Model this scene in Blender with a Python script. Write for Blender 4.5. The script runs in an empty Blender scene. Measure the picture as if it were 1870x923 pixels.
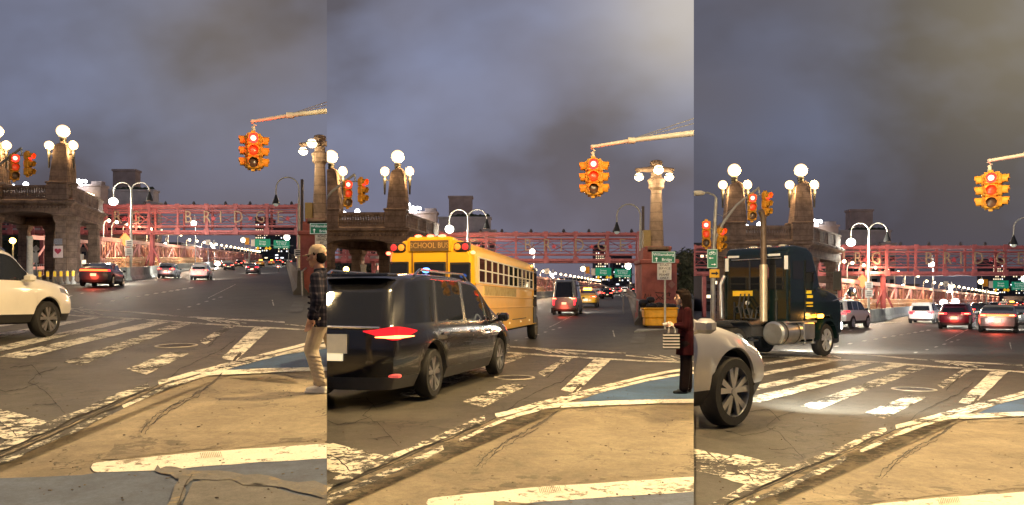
import bpy, bmesh, math, random
from mathutils import Vector, Matrix
random.seed(7)
C = bpy.context.scene.collection
F = 1350.0; HC = 1.45; H0 = 553.0; CX = 935.0
R = math.radians
# ------------------------------------------------------------------ camera, sky, exposure
cd = bpy.data.cameras.new('camera'); cam = bpy.data.objects.new('camera', cd); C.objects.link(cam)
cam.location = (0, 0, HC); cam.rotation_euler = (R(90), 0, 0)
cd.sensor_width = 36; cd.lens = 36 * F / 1870; cd.shift_y = (H0 - 461.5) / 1870
cd.clip_start = 0.05; cd.clip_end = 3000
bpy.context.scene.camera = cam
vs = bpy.context.scene.view_settings
vs.view_transform = 'Standard'; vs.look = 'None'; vs.gamma = 1; vs.use_curve_mapping = False; vs.exposure = 0.18

SEAM = [(597 - CX) / F, (1267 - CX) / F]           # the three places meet along these two bearings

def make_world():
    w = bpy.data.worlds.new('World'); bpy.context.scene.world = w; w.use_nodes = True
    nt = w.node_tree; N = nt.nodes; L = nt.links
    for n in list(N): N.remove(n)
    def m(op, a, b=None, c=None):
        n = N.new('ShaderNodeMath'); n.operation = op
        for i, v in enumerate((a, b, c)):
            if v is None: continue
            if isinstance(v, (int, float)): n.inputs[i].default_value = v
            else: L.new(v, n.inputs[i])
        return n.outputs[0]
    tc = N.new('ShaderNodeTexCoord'); sp = N.new('ShaderNodeSeparateXYZ'); L.new(tc.outputs['Generated'], sp.inputs[0])
    x, y, z = sp.outputs
    t = m('DIVIDE', x, m('MAXIMUM', y, 0.001))
    s1 = m('GREATER_THAN', t, SEAM[0]); s2 = m('GREATER_THAN', t, SEAM[1]); idx = m('ADD', s1, s2)
    el = m('DIVIDE', z, m('MAXIMUM', y, 0.05))
    # cloud layers, different in each of the three evenings
    cv = N.new('ShaderNodeCombineXYZ'); L.new(m('MULTIPLY', t, 1.5), cv.inputs[0]); L.new(m('MULTIPLY', el, 2.2), cv.inputs[1])
    L.new(m('MULTIPLY', idx, 3.7), cv.inputs[2])
    def noise(sc, det, ro, off, vec=None):
        mp = N.new('ShaderNodeMapping'); L.new(vec or cv.outputs[0], mp.inputs[0]); mp.inputs['Location'].default_value = off
        mp.inputs['Rotation'].default_value = (0, 0, R(-18))
        n = N.new('ShaderNodeTexNoise'); n.inputs['Scale'].default_value = sc; n.inputs['Detail'].default_value = det
        n.inputs['Roughness'].default_value = ro; n.inputs['Distortion'].default_value = 0.1; L.new(mp.outputs[0], n.inputs['Vector']); return n.outputs['Fac']
    a = noise(2.1, 4, .45, (1.3, .2, 0)); b = noise(5.0, 5, .5, (7, 3, 1)); c3 = noise(1.2, 3, .5, (4.1, 9, 2))
    k = m('ADD', m('MULTIPLY', a, .86), m('MULTIPLY', b, .14))
    cr = N.new('ShaderNodeValToRGB'); L.new(k, cr.inputs[0]); e = cr.color_ramp.elements
    e[0].position = .38; e[0].color = (.090, .083, .098, 1); e[1].position = .62; e[1].color = (.185, .205, .305, 1)
    q = cr.color_ramp.elements.new(.48); q.color = (.140, .146, .202, 1)
    # warm city glow from the right above the lamp and near the horizon
    glow = N.new('ShaderNodeMix'); glow.data_type = 'RGBA'; L.new(cr.outputs[0], glow.inputs[6]); glow.inputs[7].default_value = (.185, .155, .150, 1)
    cgate = m('MULTIPLY', m('SUBTRACT', c3, .45), 3.0); cg = N.new('ShaderNodeClamp'); L.new(cgate, cg.inputs[0])
    L.new(m('MULTIPLY', cg.outputs[0], .8), glow.inputs[0])
    hz = N.new('ShaderNodeMix'); hz.data_type = 'RGBA'; L.new(glow.outputs[2], hz.inputs[6]); hz.inputs[7].default_value = (.122, .108, .150, 1)
    hc = N.new('ShaderNodeClamp'); L.new(m('SUBTRACT', 1.0, m('MULTIPLY', m('ABSOLUTE', el), 4.5)), hc.inputs[0]); L.new(m('MULTIPLY', hc.outputs[0], .8), hz.inputs[0])
    # dim on the third evening
    br = m('SUBTRACT', m('ADD', .90, m('MULTIPLY', s1, .22)), m('MULTIPLY', s2, .52))
    # lamp glow painted into the sky, upper right of second and third view
    def blob(t0, e0, w): return m('EXPONENT', m('MULTIPLY', m('ADD', m('POWER', m('SUBTRACT', t, t0), 2.0), m('POWER', m('SUBTRACT', el, e0), 2.0)), -w))
    g2 = m('MULTIPLY', m('MULTIPLY', blob(.245, .40, 70), s1), m('SUBTRACT', 1.0, s2)); g3 = m('MULTIPLY', m('MULTIPLY', blob(.70, .38, 24), s2), .85); g1 = m('MULTIPLY', m('MULTIPLY', blob(-.42, .36, 40), m('SUBTRACT', 1.0, s1)), .16)
    gs = m('ADD', m('ADD', g1, g2), g3); gv = N.new('ShaderNodeVectorMath'); gv.operation = 'SCALE'; gv.inputs[0].default_value = (.27, .225, .12); L.new(gs, gv.inputs['Scale'])
    ga = N.new('ShaderNodeVectorMath'); ga.operation = 'ADD'; L.new(hz.outputs[2], ga.inputs[0]); L.new(gv.outputs[0], ga.inputs[1])
    st = N.new('ShaderNodeVectorMath'); st.operation = 'SCALE'; L.new(ga.outputs[0], st.inputs[0]); L.new(br, st.inputs['Scale'])
    sky = N.new('ShaderNodeTexSky'); sky.sky_type = 'NISHITA'; sky.sun_disc = False; sky.sun_elevation = R(-3); sky.sun_rotation = R(200)
    sk = N.new('ShaderNodeVectorMath'); sk.operation = 'SCALE'; L.new(sky.outputs[0], sk.inputs[0]); sk.inputs['Scale'].default_value = .05
    ad = N.new('ShaderNodeVectorMath'); ad.operation = 'ADD'; L.new(st.outputs[0], ad.inputs[0]); L.new(sk.outputs[0], ad.inputs[1])
    bg = N.new('ShaderNodeBackground'); L.new(ad.outputs[0], bg.inputs[0]); bg.inputs[1].default_value = 1
    o = N.new('ShaderNodeOutputWorld'); L.new(bg.outputs[0], o.inputs[0])
make_world()

# ------------------------------------------------------------------ where things stand in each of the three views
KP = {1: (112, 248, 1.0, 1.0), 2: (723, 295, 1.029, 1.029), 3: (1459, 320, 1.0, 1.02)}
def cpix(k, cx, cy):
    x0, y0, sx, sy = KP[k]; return x0 + (cx - 112) * sx, y0 + (cy - 248) * sy
def inv(k, px, py):
    x0, y0, sx, sy = KP[k]; return 112 + (px - x0) / sx, 248 + (py - y0) / sy
def P(k, cx, cy, Y):                                 # point seen at (cx, cy), at depth Y
    px, py = cpix(k, cx, cy); y = Y / KP[k][3]
    return Vector(((px - CX) / F * y, y, HC + (H0 - py) / F * y))
def gy(cy):                                          # road depth seen at row cy: level, then climbing onto the bridge
    return HC * F / (cy - 499) if cy >= 564.25 else 2848.5 / (cy - 469.3)
def GP(k, cx, cy, dz=0): v = P(k, cx, cy, gy(cy)); v.z += dz; return v
def gz(Y): return 0.0 if Y < 30 else .022 * (Y - 30)
def GY(k, cx, Y, dz=0):                              # ground point under column cx at depth Y
    cy = 499 + (HC - gz(Y)) / Y * F; v = P(k, cx, cy, Y); v.z += dz; return v
def NG(k, px, py, dz=0): return GP(k, *inv(k, px, py), dz)
VIEW = {1: 'left view', 2: 'middle view', 3: 'right view'}
BOUND = {1: (-400, 597), 2: (597, 1267), 3: (1267, 2300)}
CLIPS = []                                           # (root, view)

# ------------------------------------------------------------------ materials
MATS = {}
def mat(name, col, rough=.6, metal=0., var=.12, scale=6., emi=0., emc=None, bump=0., coat=0., trans=0.):
    if name in MATS: return MATS[name]
    m = bpy.data.materials.new(name); m.use_nodes = True; nt = m.node_tree; N = nt.nodes; L = nt.links
    b = N['Principled BSDF']; b.inputs['Roughness'].default_value = rough; b.inputs['Metallic'].default_value = metal
    b.inputs['Coat Weight'].default_value = coat
    col = tuple(col) + (1,)
    if var > 0:
        tc = N.new('ShaderNodeTexCoord'); n = N.new('ShaderNodeTexNoise'); n.inputs['Scale'].default_value = scale; n.inputs['Detail'].default_value = 6
        n.inputs['Roughness'].default_value = .65; L.new(tc.outputs['Object'], n.inputs['Vector'])
        r = N.new('ShaderNodeValToRGB'); r.color_ramp.elements[0].position = .3; r.color_ramp.elements[1].position = .7
        r.color_ramp.elements[0].color = tuple(c * (1 - var) for c in col[:3]) + (1,); r.color_ramp.elements[1].color = tuple(min(1, c * (1 + var)) for c in col[:3]) + (1,)
        L.new(n.outputs['Fac'], r.inputs[0]); L.new(r.outputs[0], b.inputs['Base Color'])
        if bump:
            bp = N.new('ShaderNodeBump'); bp.inputs['Strength'].default_value = bump; bp.inputs['Distance'].default_value = .02; L.new(n.outputs['Fac'], bp.inputs['Height']); L.new(bp.outputs[0], b.inputs['Normal'])
    else: b.inputs['Base Color'].default_value = col
    if emi: b.inputs['Emission Color'].default_value = tuple(emc or col[:3]) + (1,); b.inputs['Emission Strength'].default_value = emi
    MATS[name] = m; return m

def ground_mat(name, base, dark, paint=None, wear=.5, crack=True, seed=0, rough=.75, wscale=9., ctw=1.0):
    """worn road surface: fine aggregate, patches, cracks; paint wears through to asphalt in flakes"""
    m = bpy.data.materials.new(name); m.use_nodes = True; nt = m.node_tree; N = nt.nodes; L = nt.links; b = N['Principled BSDF']
    tc = N.new('ShaderNodeTexCoord'); mp = N.new('ShaderNodeMapping'); L.new(tc.outputs['Object'], mp.inputs[0]); mp.inputs['Location'].default_value = (seed, seed * 1.7, 0)
    V = mp.outputs[0]
    def noise(sc, det=5, ro=.6, dist=0):
        n = N.new('ShaderNodeTexNoise'); n.inputs['Scale'].default_value = sc; n.inputs['Detail'].default_value = det; n.inputs['Roughness'].default_value = ro
        n.inputs['Distortion'].default_value = dist; L.new(V, n.inputs['Vector']); return n.outputs['Fac']
    def ramp(f, a, b_, ca=(0, 0, 0, 1), cb=(1, 1, 1, 1)):
        r = N.new('ShaderNodeValToRGB'); L.new(f, r.inputs[0]); r.color_ramp.elements[0].position = a; r.color_ramp.elements[1].position = b_
        r.color_ramp.elements[0].color = ca; r.color_ramp.elements[1].color = cb; return r.outputs[0]
    def mix(f, a, b_, mode='MIX'):
        x = N.new('ShaderNodeMix'); x.data_type = 'RGBA'; x.blend_type = mode
        if isinstance(f, float): x.inputs[0].default_value = f
        else: L.new(f, x.inputs[0])
        for i, v in ((6, a), (7, b_)):
            if isinstance(v, tuple): x.inputs[i].default_value = v
            else: L.new(v, x.inputs[i])
        return x.outputs[2]
    big = noise(.55, 6, .62, .6); fine = noise(70, 3, .7); mid = noise(4.5, 6, .7, .3)
    c = mix(ramp(big, .35, .68), tuple(dark) + (1,), tuple(base) + (1,))
    c = mix(.55, c, ramp(mid, .25, .75, (.45, .45, .45, 1), (1.25, 1.25, 1.25, 1)), 'MULTIPLY')
    blot = noise(1.7, 8, .72, .8); spk = noise(16, 4, .75)
    c = mix(.50, c, ramp(blot, .40, .58, (.58, .57, .55, 1), (1.06, 1.06, 1.06, 1)), 'MULTIPLY')
    c = mix(.45, c, ramp(spk, .30, .62, (.50, .48, .45, 1), (1.15, 1.15, 1.15, 1)), 'MULTIPLY')
    if crack:
        vo = N.new('ShaderNodeTexVoronoi'); vo.feature = 'DISTANCE_TO_EDGE'; vo.inputs['Scale'].default_value = 1.15
        dn = N.new('ShaderNodeTexNoise'); dn.inputs['Scale'].default_value = 2.5; dn.inputs['Detail'].default_value = 6; L.new(V, dn.inputs['Vector'])
        vm = N.new('ShaderNodeVectorMath'); vm.operation = 'ADD'; L.new(V, vm.inputs[0])
        vsx = N.new('ShaderNodeVectorMath'); vsx.operation = 'SCALE'; L.new(dn.outputs['Color'], vsx.inputs[0]); vsx.inputs['Scale'].default_value = .9
        L.new(vsx.outputs[0], vm.inputs[1]); L.new(vm.outputs[0], vo.inputs['Vector'])
        ck = ramp(vo.outputs['Distance'], .004, .022 * ctw)
        gate = ramp(noise(.45, 3, .5), .46, .56)
        inv_ = N.new('ShaderNodeInvert'); L.new(ck, inv_.inputs[1])
        mm = N.new('ShaderNodeMath'); mm.operation = 'MULTIPLY'; L.new(inv_.outputs[0], mm.inputs[0]); L.new(gate, mm.inputs[1])
        c = mix(mm.outputs[0], c, tuple(x * .28 for x in dark) + (1,))
    if paint:
        # flakes: two scales of noise thresholded
        f1 = noise(wscale, 8, .75, .4); f2 = noise(1.6, 4, .6)
        s = N.new('ShaderNodeMath'); s.operation = 'MULTIPLY_ADD'; L.new(f2, s.inputs[0]); s.inputs[1].default_value = .6; L.new(f1, s.inputs[2])
        msk = ramp(s.outputs[0], .56 + wear * .28, .62 + wear * .28)
        pc = mix(.5, tuple(paint) + (1,), ramp(mid, .2, .8, (.6, .58, .52, 1), (1, 1, 1, 1)), 'MULTIPLY')
        c = mix(msk, pc, c)
    c = mix(.6, c, ramp(fine, .25, .75, (.62, .62, .62, 1), (1.3, 1.3, 1.3, 1)), 'MULTIPLY')
    L.new(c, b.inputs['Base Color'])
    rr = N.new('ShaderNodeMapRange'); L.new(mid, rr.inputs[0]); rr.inputs[3].default_value = rough - .18; rr.inputs[4].default_value = rough + .12; L.new(rr.outputs[0], b.inputs['Roughness'])
    bp = N.new('ShaderNodeBump'); bp.inputs['Strength'].default_value = .45; bp.inputs['Distance'].default_value = .006; L.new(fine, bp.inputs['Height']); L.new(bp.outputs[0], b.inputs['Normal'])
    return m

M_asph = ground_mat('asphalt', (.108, .098, .078), (.070, .063, .051), ctw=1.2, rough=.62)
M_conc = ground_mat('tan_pavement', (.36, .295, .195), (.235, .19, .125), seed=3, crack=True, ctw=.5)
M_blue = ground_mat('blue_lane_paint', (.065, .135, .27), (.045, .095, .18), seed=5, crack=False)
M_greyc = ground_mat('grey_pavement', (.21, .20, .185), (.13, .125, .115), seed=8, crack=False)
M_tar = ground_mat('dark_seam', (.085, .066, .042), (.045, .036, .025), seed=2, crack=False)
M_paint = ground_mat('worn_white_paint', (.08, .07, .055), (.05, .045, .035), paint=(.82, .78, .66), wear=.86, crack=False, seed=11)
M_paint_f = ground_mat('flaking_white_paint', (.08, .07, .055), (.05, .045, .035), paint=(.80, .76, .64), wear=.66, crack=False, seed=21, wscale=10)
M_paint_n = ground_mat('fresh_white_paint', (.3, .25, .18), (.2, .17, .12), paint=(.86, .82, .70), wear=.98, crack=True, seed=31, ctw=.4)
M_crack = ground_mat('open_crack', (.022, .019, .015), (.014, .012, .010), crack=False)
M_paint_b = ground_mat('crazed_white_paint', (.08, .07, .055), (.05, .045, .035), paint=(.80, .76, .64), wear=.80, crack=True, seed=21, wscale=11, ctw=1.6)
M_stain = ground_mat('oily_stain', (.36, .295, .195), (.235, .19, .125), paint=(.13, .105, .07), wear=.58, seed=3, crack=False, wscale=5)
M_rust = ground_mat('tan_dust_band', (.21, .20, .185), (.13, .125, .115), paint=(.25, .20, .12), wear=.46, seed=8, crack=False, wscale=4)
M_bluef = ground_mat('faded_blue_paint', (.125, .16, .235), (.085, .11, .165), seed=5, crack=False)
M_joint = ground_mat('dirty_joint_tone', (.36, .295, .195), (.235, .19, .125), paint=(.10, .085, .06), wear=.72, seed=3, crack=False, wscale=6)

def masonry(name, base, mort):
    m = bpy.data.materials.new(name); m.use_nodes = True; nt = m.node_tree; N = nt.nodes; L = nt.links; b = N['Principled BSDF']; b.inputs['Roughness'].default_value = .88
    tc = N.new('ShaderNodeTexCoord'); sp = N.new('ShaderNodeSeparateXYZ'); L.new(tc.outputs['Object'], sp.inputs[0]); cb = N.new('ShaderNodeCombineXYZ')
    a = N.new('ShaderNodeMath'); a.operation = 'ADD'; L.new(sp.outputs[0], a.inputs[0]); L.new(sp.outputs[1], a.inputs[1]); L.new(a.outputs[0], cb.inputs[0]); L.new(sp.outputs[2], cb.inputs[1])
    br = N.new('ShaderNodeTexBrick'); L.new(cb.outputs[0], br.inputs['Vector']); br.inputs['Scale'].default_value = 1; br.inputs['Brick Width'].default_value = 1.15; br.inputs['Row Height'].default_value = .52; br.inputs['Mortar Size'].default_value = .018
    br.inputs['Color1'].default_value = tuple(base) + (1,); br.inputs['Color2'].default_value = tuple(c * .86 for c in base) + (1,); br.inputs['Mortar'].default_value = tuple(mort) + (1,)
    n = N.new('ShaderNodeTexNoise'); n.inputs['Scale'].default_value = 1.3; n.inputs['Detail'].default_value = 8; n.inputs['Roughness'].default_value = .7; L.new(tc.outputs['Object'], n.inputs['Vector'])
    r = N.new('ShaderNodeValToRGB'); L.new(n.outputs['Fac'], r.inputs[0]); r.color_ramp.elements[0].position = .32; r.color_ramp.elements[0].color = (.45, .42, .40, 1); r.color_ramp.elements[1].position = .66; r.color_ramp.elements[1].color = (1.25, 1.2, 1.15, 1)
    x = N.new('ShaderNodeMix'); x.data_type = 'RGBA'; x.blend_type = 'MULTIPLY'; x.inputs[0].default_value = 1; L.new(br.outputs['Color'], x.inputs[6]); L.new(r.outputs[0], x.inputs[7]); L.new(x.outputs[2], b.inputs['Base Color'])
    bp = N.new('ShaderNodeBump'); bp.inputs['Strength'].default_value = .6; bp.inputs['Distance'].default_value = .03; L.new(n.outputs['Fac'], bp.inputs['Height']); L.new(bp.outputs[0], b.inputs['Normal']); MATS[name] = m; return m
stone = masonry('weathered_stone', (.29, .205, .155), (.15, .105, .08))
stone_d = mat('sooty_stone', (.20, .165, .135), .9, var=.45, scale=1.1, bump=.5)
redst = mat('red_painted_steel', (.33, .085, .085), .55, var=.3, scale=1.5)
pinkst = mat('faded_red_steel', (.68, .32, .28), .6, var=.3, scale=.7)
rustw = mat('rusty_screen', (.56, .28, .19), .75, var=.4, scale=.5)
redwall = mat('red_painted_stone', (.34, .10, .085), .75, var=.35, scale=1.5, bump=.4)
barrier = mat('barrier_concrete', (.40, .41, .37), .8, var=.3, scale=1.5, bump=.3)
pale = mat('pale_paint_pole', (.55, .53, .46), .5, var=.15)
grey_m = mat('galvanised_steel', (.32, .32, .31), .45, .5, var=.2)
blackp = mat('black_plastic', (.02, .02, .02), .5, var=0)
tyre_m = mat('tyre_rubber', (.022, .021, .020), .85, var=.2, scale=20)
rim_m = mat('alloy_rim', (.55, .55, .56), .28, .9, var=.05)
glass_m = mat('dark_tinted_glass', (.012, .013, .015), .03, var=0, coat=.2)
yel_m = mat('signal_yellow', (.60, .28, .015), .6, var=.3, scale=7)
bagm = mat('garbage_bag', (.02, .02, .022), .3, var=0)
white_m = mat('sign_white', (.80, .78, .72), .5, var=.05)
green_m = mat('sign_green', (.015, .20, .11), .45, var=.08, emi=.10)
yelsign = mat('sign_yellow', (.75, .42, .02), .5, var=.05)
ink = mat('sign_ink', (.02, .02, .02), .6, var=0)
whitetext = mat('sign_lettering', (.85, .85, .82), .5, var=0, emi=.25)
def globe_mat(name, core, rim_, cs, rs):
    m = bpy.data.materials.new(name); m.use_nodes = True; nt = m.node_tree; N = nt.nodes; L = nt.links; b = N['Principled BSDF']; b.inputs['Base Color'].default_value = (.8, .75, .65, 1)
    lw = N.new('ShaderNodeLayerWeight'); lw.inputs[0].default_value = .35; r = N.new('ShaderNodeValToRGB'); L.new(lw.outputs['Facing'], r.inputs[0])
    r.color_ramp.elements[0].position = .10; r.color_ramp.elements[0].color = tuple(core) + (1,); r.color_ramp.elements[1].position = .70; r.color_ramp.elements[1].color = tuple(rim_) + (1,)
    L.new(r.outputs[0], b.inputs['Emission Color']); mr = N.new('ShaderNodeMapRange'); L.new(lw.outputs['Facing'], mr.inputs[0]); mr.inputs[3].default_value = cs; mr.inputs[4].default_value = rs; L.new(mr.outputs[0], b.inputs['Emission Strength']); return m
globe_m = globe_mat('lit_globe', (1, .84, .56), (1, .52, .14), 3.2, .75)
lampw = mat('lit_lamp_white', (1, 1, .95), .3, var=0, emi=14, emc=(1, .93, .78))
lampy = mat('lit_lamp_warm', (1, .85, .6), .3, var=0, emi=9, emc=(1, .78, .45))
fgm = mat('flood_white', (1, 1, 1), .3, var=0, emi=14, emc=(.93, .97, 1))
red_on = mat('red_lens_lit', (1, .03, .02), .3, var=0, emi=6, emc=(1, .012, .012))
red_hot = mat('red_lens_core', (1, .3, .1), .3, var=0, emi=6, emc=(1, .36, .20))
lens_off = mat('unlit_lens', (.10, .06, .04), .2, var=0)
lens_or = mat('unlit_lens_red_glow', (.50, .06, .02), .3, var=0, emi=.35, emc=(1, .05, .01))  # unlit lens; the reflection of the red lamp is painted as a glow
tail_m = mat('tail_light', (.6, .01, .015), .3, var=0, emi=3.2, emc=(1, .025, .035))
tail_hot = mat('tail_light_core', (1, .3, .2), .3, var=0, emi=9, emc=(1, .13, .06))
tail_dim = mat('tail_light_dim', (.5, .03, .03), .25, var=0, emi=.7, emc=(1, .06, .04))
head_m = mat('head_light', (1, 1, 1), .3, var=0, emi=28, emc=(1, .97, .9))
amber_m = mat('amber_light', (1, .5, .05), .3, var=0, emi=12, emc=(1, .45, .04))
bluel_m = mat('blue_light', (.1, .3, 1), .3, var=0, emi=6, emc=(.06, .25, 1))
plate_m = mat('number_plate', (.85, .75, .4), .5, var=.05, emi=.7, emc=(1, .85, .55))
chrome = mat('chrome', (.75, .75, .75), .15, 1, var=0)
leafd = mat('dark_foliage', (.035, .045, .022), .8, var=.4, scale=3)
bark = mat('bark', (.08, .06, .045), .9, var=.3)
gap_m = mat('door_gap', (.008, .008, .008), .8, var=0)
def paint(name, c, rough=.28, metal=.0): return mat('car_paint_' + name, c, rough, metal, var=.05, scale=2, coat=.7)

# ------------------------------------------------------------------ mesh helpers
class MB:
    def __init__(s): s.v = []; s.f = []; s.m = []
    def add(s, vs, fs, mi=0):
        o = len(s.v); s.v += [tuple(v) for v in vs]; s.f += [tuple(i + o for i in f) for f in fs]; s.m += [mi] * len(fs); return s
    def box(s, c, d, rz=0, mi=0, bev=0, top=1.0):
        x, y, z = d[0] / 2, d[1] / 2, d[2] / 2; vs = []
        if bev:
            b = bev
            ring = lambda X, Y, Z: [(X - b, -Y, Z), (X, -Y + b, Z), (X, Y - b, Z), (X - b, Y, Z), (-X + b, Y, Z), (-X, Y - b, Z), (-X, -Y + b, Z), (-X + b, -Y, Z)]
            rs = ring(x - b, y - b, -z) + ring(x, y, -z + b) + ring(x, y, z - b) + ring(x - b, y - b, z)
            co, si = math.cos(rz), math.sin(rz)
            vs = [(c[0] + a * co - q * si, c[1] + a * si + q * co, c[2] + h) for a, q, h in rs]
            fs = [tuple(range(7, -1, -1)), tuple(range(24, 32))]
            for l in range(3):
                for i in range(8): j = (i + 1) % 8; fs.append((l * 8 + i, l * 8 + j, l * 8 + 8 + j, l * 8 + 8 + i))
            return s.add(vs, fs, mi)
        co, si = math.cos(rz), math.sin(rz)
        for h, t in ((-z, 1), (z, top)):
            for a, q in ((-x, -y), (x, -y), (x, y), (-x, y)):
                a *= t; q *= t; vs.append((c[0] + a * co - q * si, c[1] + a * si + q * co, c[2] + h))
        return s.add(vs, [(3, 2, 1, 0), (4, 5, 6, 7), (0, 1, 5, 4), (1, 2, 6, 5), (2, 3, 7, 6), (3, 0, 4, 7)], mi)
    def tube(s, pts, r, n=8, mi=0, cap=True):
        pts = [Vector(p) for p in pts]; rr = r if isinstance(r, (list, tuple)) else [r] * len(pts); vs = []; up = None
        for i, p in enumerate(pts):
            d = (pts[min(i + 1, len(pts) - 1)] - pts[max(i - 1, 0)]).normalized()
            if up is None: up = Vector((0, 0, 1)) if abs(d.z) < .9 else Vector((1, 0, 0))
            a = d.cross(up).normalized(); b = a.cross(d).normalized(); up = b
            for j in range(n):
                t = 2 * math.pi * j / n; vs.append(p + (a * math.cos(t) + b * math.sin(t)) * rr[i])
        fs = []
        for i in range(len(pts) - 1):
            for j in range(n): k = (j + 1) % n; fs.append((i * n + j, i * n + k, i * n + n + k, i * n + n + j))
        if cap: fs += [tuple(range(n - 1, -1, -1)), tuple(range((len(pts) - 1) * n, len(pts) * n))]
        return s.add(vs, fs, mi)
    def lathe(s, prof, c=(0, 0, 0), n=20, mi=0, axis='z'):      # prof [(r, h)]
        vs = []
        for r, h in prof:
            for j in range(n):
                t = 2 * math.pi * j / n; a, b = r * math.cos(t), r * math.sin(t)
                q = (a, b, h) if axis == 'z' else (a, h, b) if axis == 'y' else (h, a, b)
                vs.append((c[0] + q[0], c[1] + q[1], c[2] + q[2]))
        fs = []
        for i in range(len(prof) - 1):
            for j in range(n): k = (j + 1) % n; fs.append((i * n + j, i * n + k, i * n + n + k, i * n + n + j))
        return s.add(vs, fs, mi)
    def sphere(s, c, r, n=16, mi=0, sz=1.0, sx=1.0, sy=1.0):
        m_ = n // 2; vs = [(c[0], c[1], c[2] + r * sz)]; fs = []
        for i in range(1, m_):
            a = math.pi * i / m_
            for j in range(n): t = 2 * math.pi * j / n; vs.append((c[0] + r * sx * math.sin(a) * math.cos(t), c[1] + r * sy * math.sin(a) * math.sin(t), c[2] + r * sz * math.cos(a)))
        vs.append((c[0], c[1], c[2] - r * sz)); last = len(vs) - 1
        for j in range(n): fs.append((0, 1 + j, 1 + (j + 1) % n)); fs.append((last, 1 + (m_ - 2) * n + (j + 1) % n, 1 + (m_ - 2) * n + j))
        for i in range(m_ - 2):
            for j in range(n): k = (j + 1) % n; fs.append((1 + i * n + j, 1 + i * n + n + j, 1 + i * n + n + k, 1 + i * n + k))
        return s.add(vs, fs, mi)
    def prism(s, poly, t0, t1, plane='xz', mi=0):              # poly in plane, extruded from t0 to t1 along the third axis
        n = len(poly); f = (lambda a, b, t: (a, t, b)) if plane == 'xz' else (lambda a, b, t: (a, b, t)) if plane == 'xy' else (lambda a, b, t: (t, a, b))
        vs = [f(a, b, t0) for a, b in poly] + [f(a, b, t1) for a, b in poly]
        return s.add(vs, [tuple(range(n)), tuple(range(2 * n - 1, n - 1, -1))] + [(i, i + n, (i + 1) % n + n, (i + 1) % n) for i in range(n)], mi)
    def quad(s, a, b, c, d, mi=0): return s.add([a, b, c, d], [(0, 1, 2, 3)], mi)
    def build(s, name, mats, parent=None, smooth=False, fix=True):
        me = bpy.data.meshes.new(name); me.from_pydata(s.v, [], s.f)
        mats = mats if isinstance(mats, (list, tuple)) else [mats]
        for m in mats: me.materials.append(m)
        me.polygons.foreach_set('material_index', s.m)
        if fix:
            bm = bmesh.new(); bm.from_mesh(me); bmesh.ops.recalc_face_normals(bm, faces=bm.faces); bm.to_mesh(me); bm.free()
        if smooth:
            me.polygons.foreach_set('use_smooth', [True] * len(me.polygons))
            try: me.set_sharp_from_angle(angle=R(38))
            except Exception: pass
        me.update(); o = bpy.data.objects.new(name, me); C.objects.link(o)
        if parent: o.parent = parent
        return o

def thing(name, label, cat, k, loc=(0, 0, 0), h=0, group=None, scale=1.0):
    o = bpy.data.objects.new(name, None); C.objects.link(o); o.empty_display_size = .2
    o.location = loc; o.rotation_euler = (0, 0, -h); o.scale = (scale,) * 3
    o['label'] = (label + ', ' + VIEW[k]) if k else label; o['category'] = cat
    if group: o['group'] = group
    if k: CLIPS.append((o, k))
    return o
def tag(o, label, cat, k, group=None):
    o['label'] = (label + ', ' + VIEW[k]) if k else label; o['category'] = cat
    if group: o['group'] = group
    if k: CLIPS.append((o, k))
    return o
def struct(o, k=None):
    o['kind'] = 'structure'
    if k: CLIPS.append((o, k))
    return o
def text(s, size, m, parent, loc, name='lettering', depth=.004, rx=90, rz=0, align='CENTER', sx=1.0, spacing=1.0):
    c = bpy.data.curves.new('t', 'FONT'); c.body = s; c.offset = -.012 if name == 'letter' else 0; c.size = size; c.extrude = depth; c.align_x = align; c.align_y = 'CENTER'; c.space_line = .9 * spacing; c.resolution_u = 2
    t = bpy.data.objects.new('t', c); C.objects.link(t)
    bpy.context.view_layer.update()
    me = bpy.data.meshes.new_from_object(t.evaluated_get(bpy.context.evaluated_depsgraph_get()))
    bpy.data.objects.remove(t); bpy.data.curves.remove(c)
    me.materials.clear(); me.materials.append(m)
    o = bpy.data.objects.new(name, me); C.objects.link(o); o.parent = parent; o.location = loc; o.rotation_euler = (R(rx), 0, R(rz)); o.scale = (sx, 1, 1); return o
def light(kind, parent, loc, power, col, size=.2, name='lamp_light', rot=None, angle=None, blend=.5):
    d = bpy.data.lights.new(name, kind); d.energy = power; d.color = col
    if kind in ('POINT', 'SPOT'): d.shadow_soft_size = size
    if angle: d.spot_size = R(angle); d.spot_blend = blend
    o = bpy.data.objects.new(name, d); C.objects.link(o); o.parent = parent; o.location = loc
    if rot: o.rotation_euler = rot
    return o
def dup(o, parent=None):
    c = o.copy(); C.objects.link(c); c.parent = parent
    for ch in [x for x in list(bpy.data.objects) if x.parent == o]: dup(ch, c)
    return c

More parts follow.
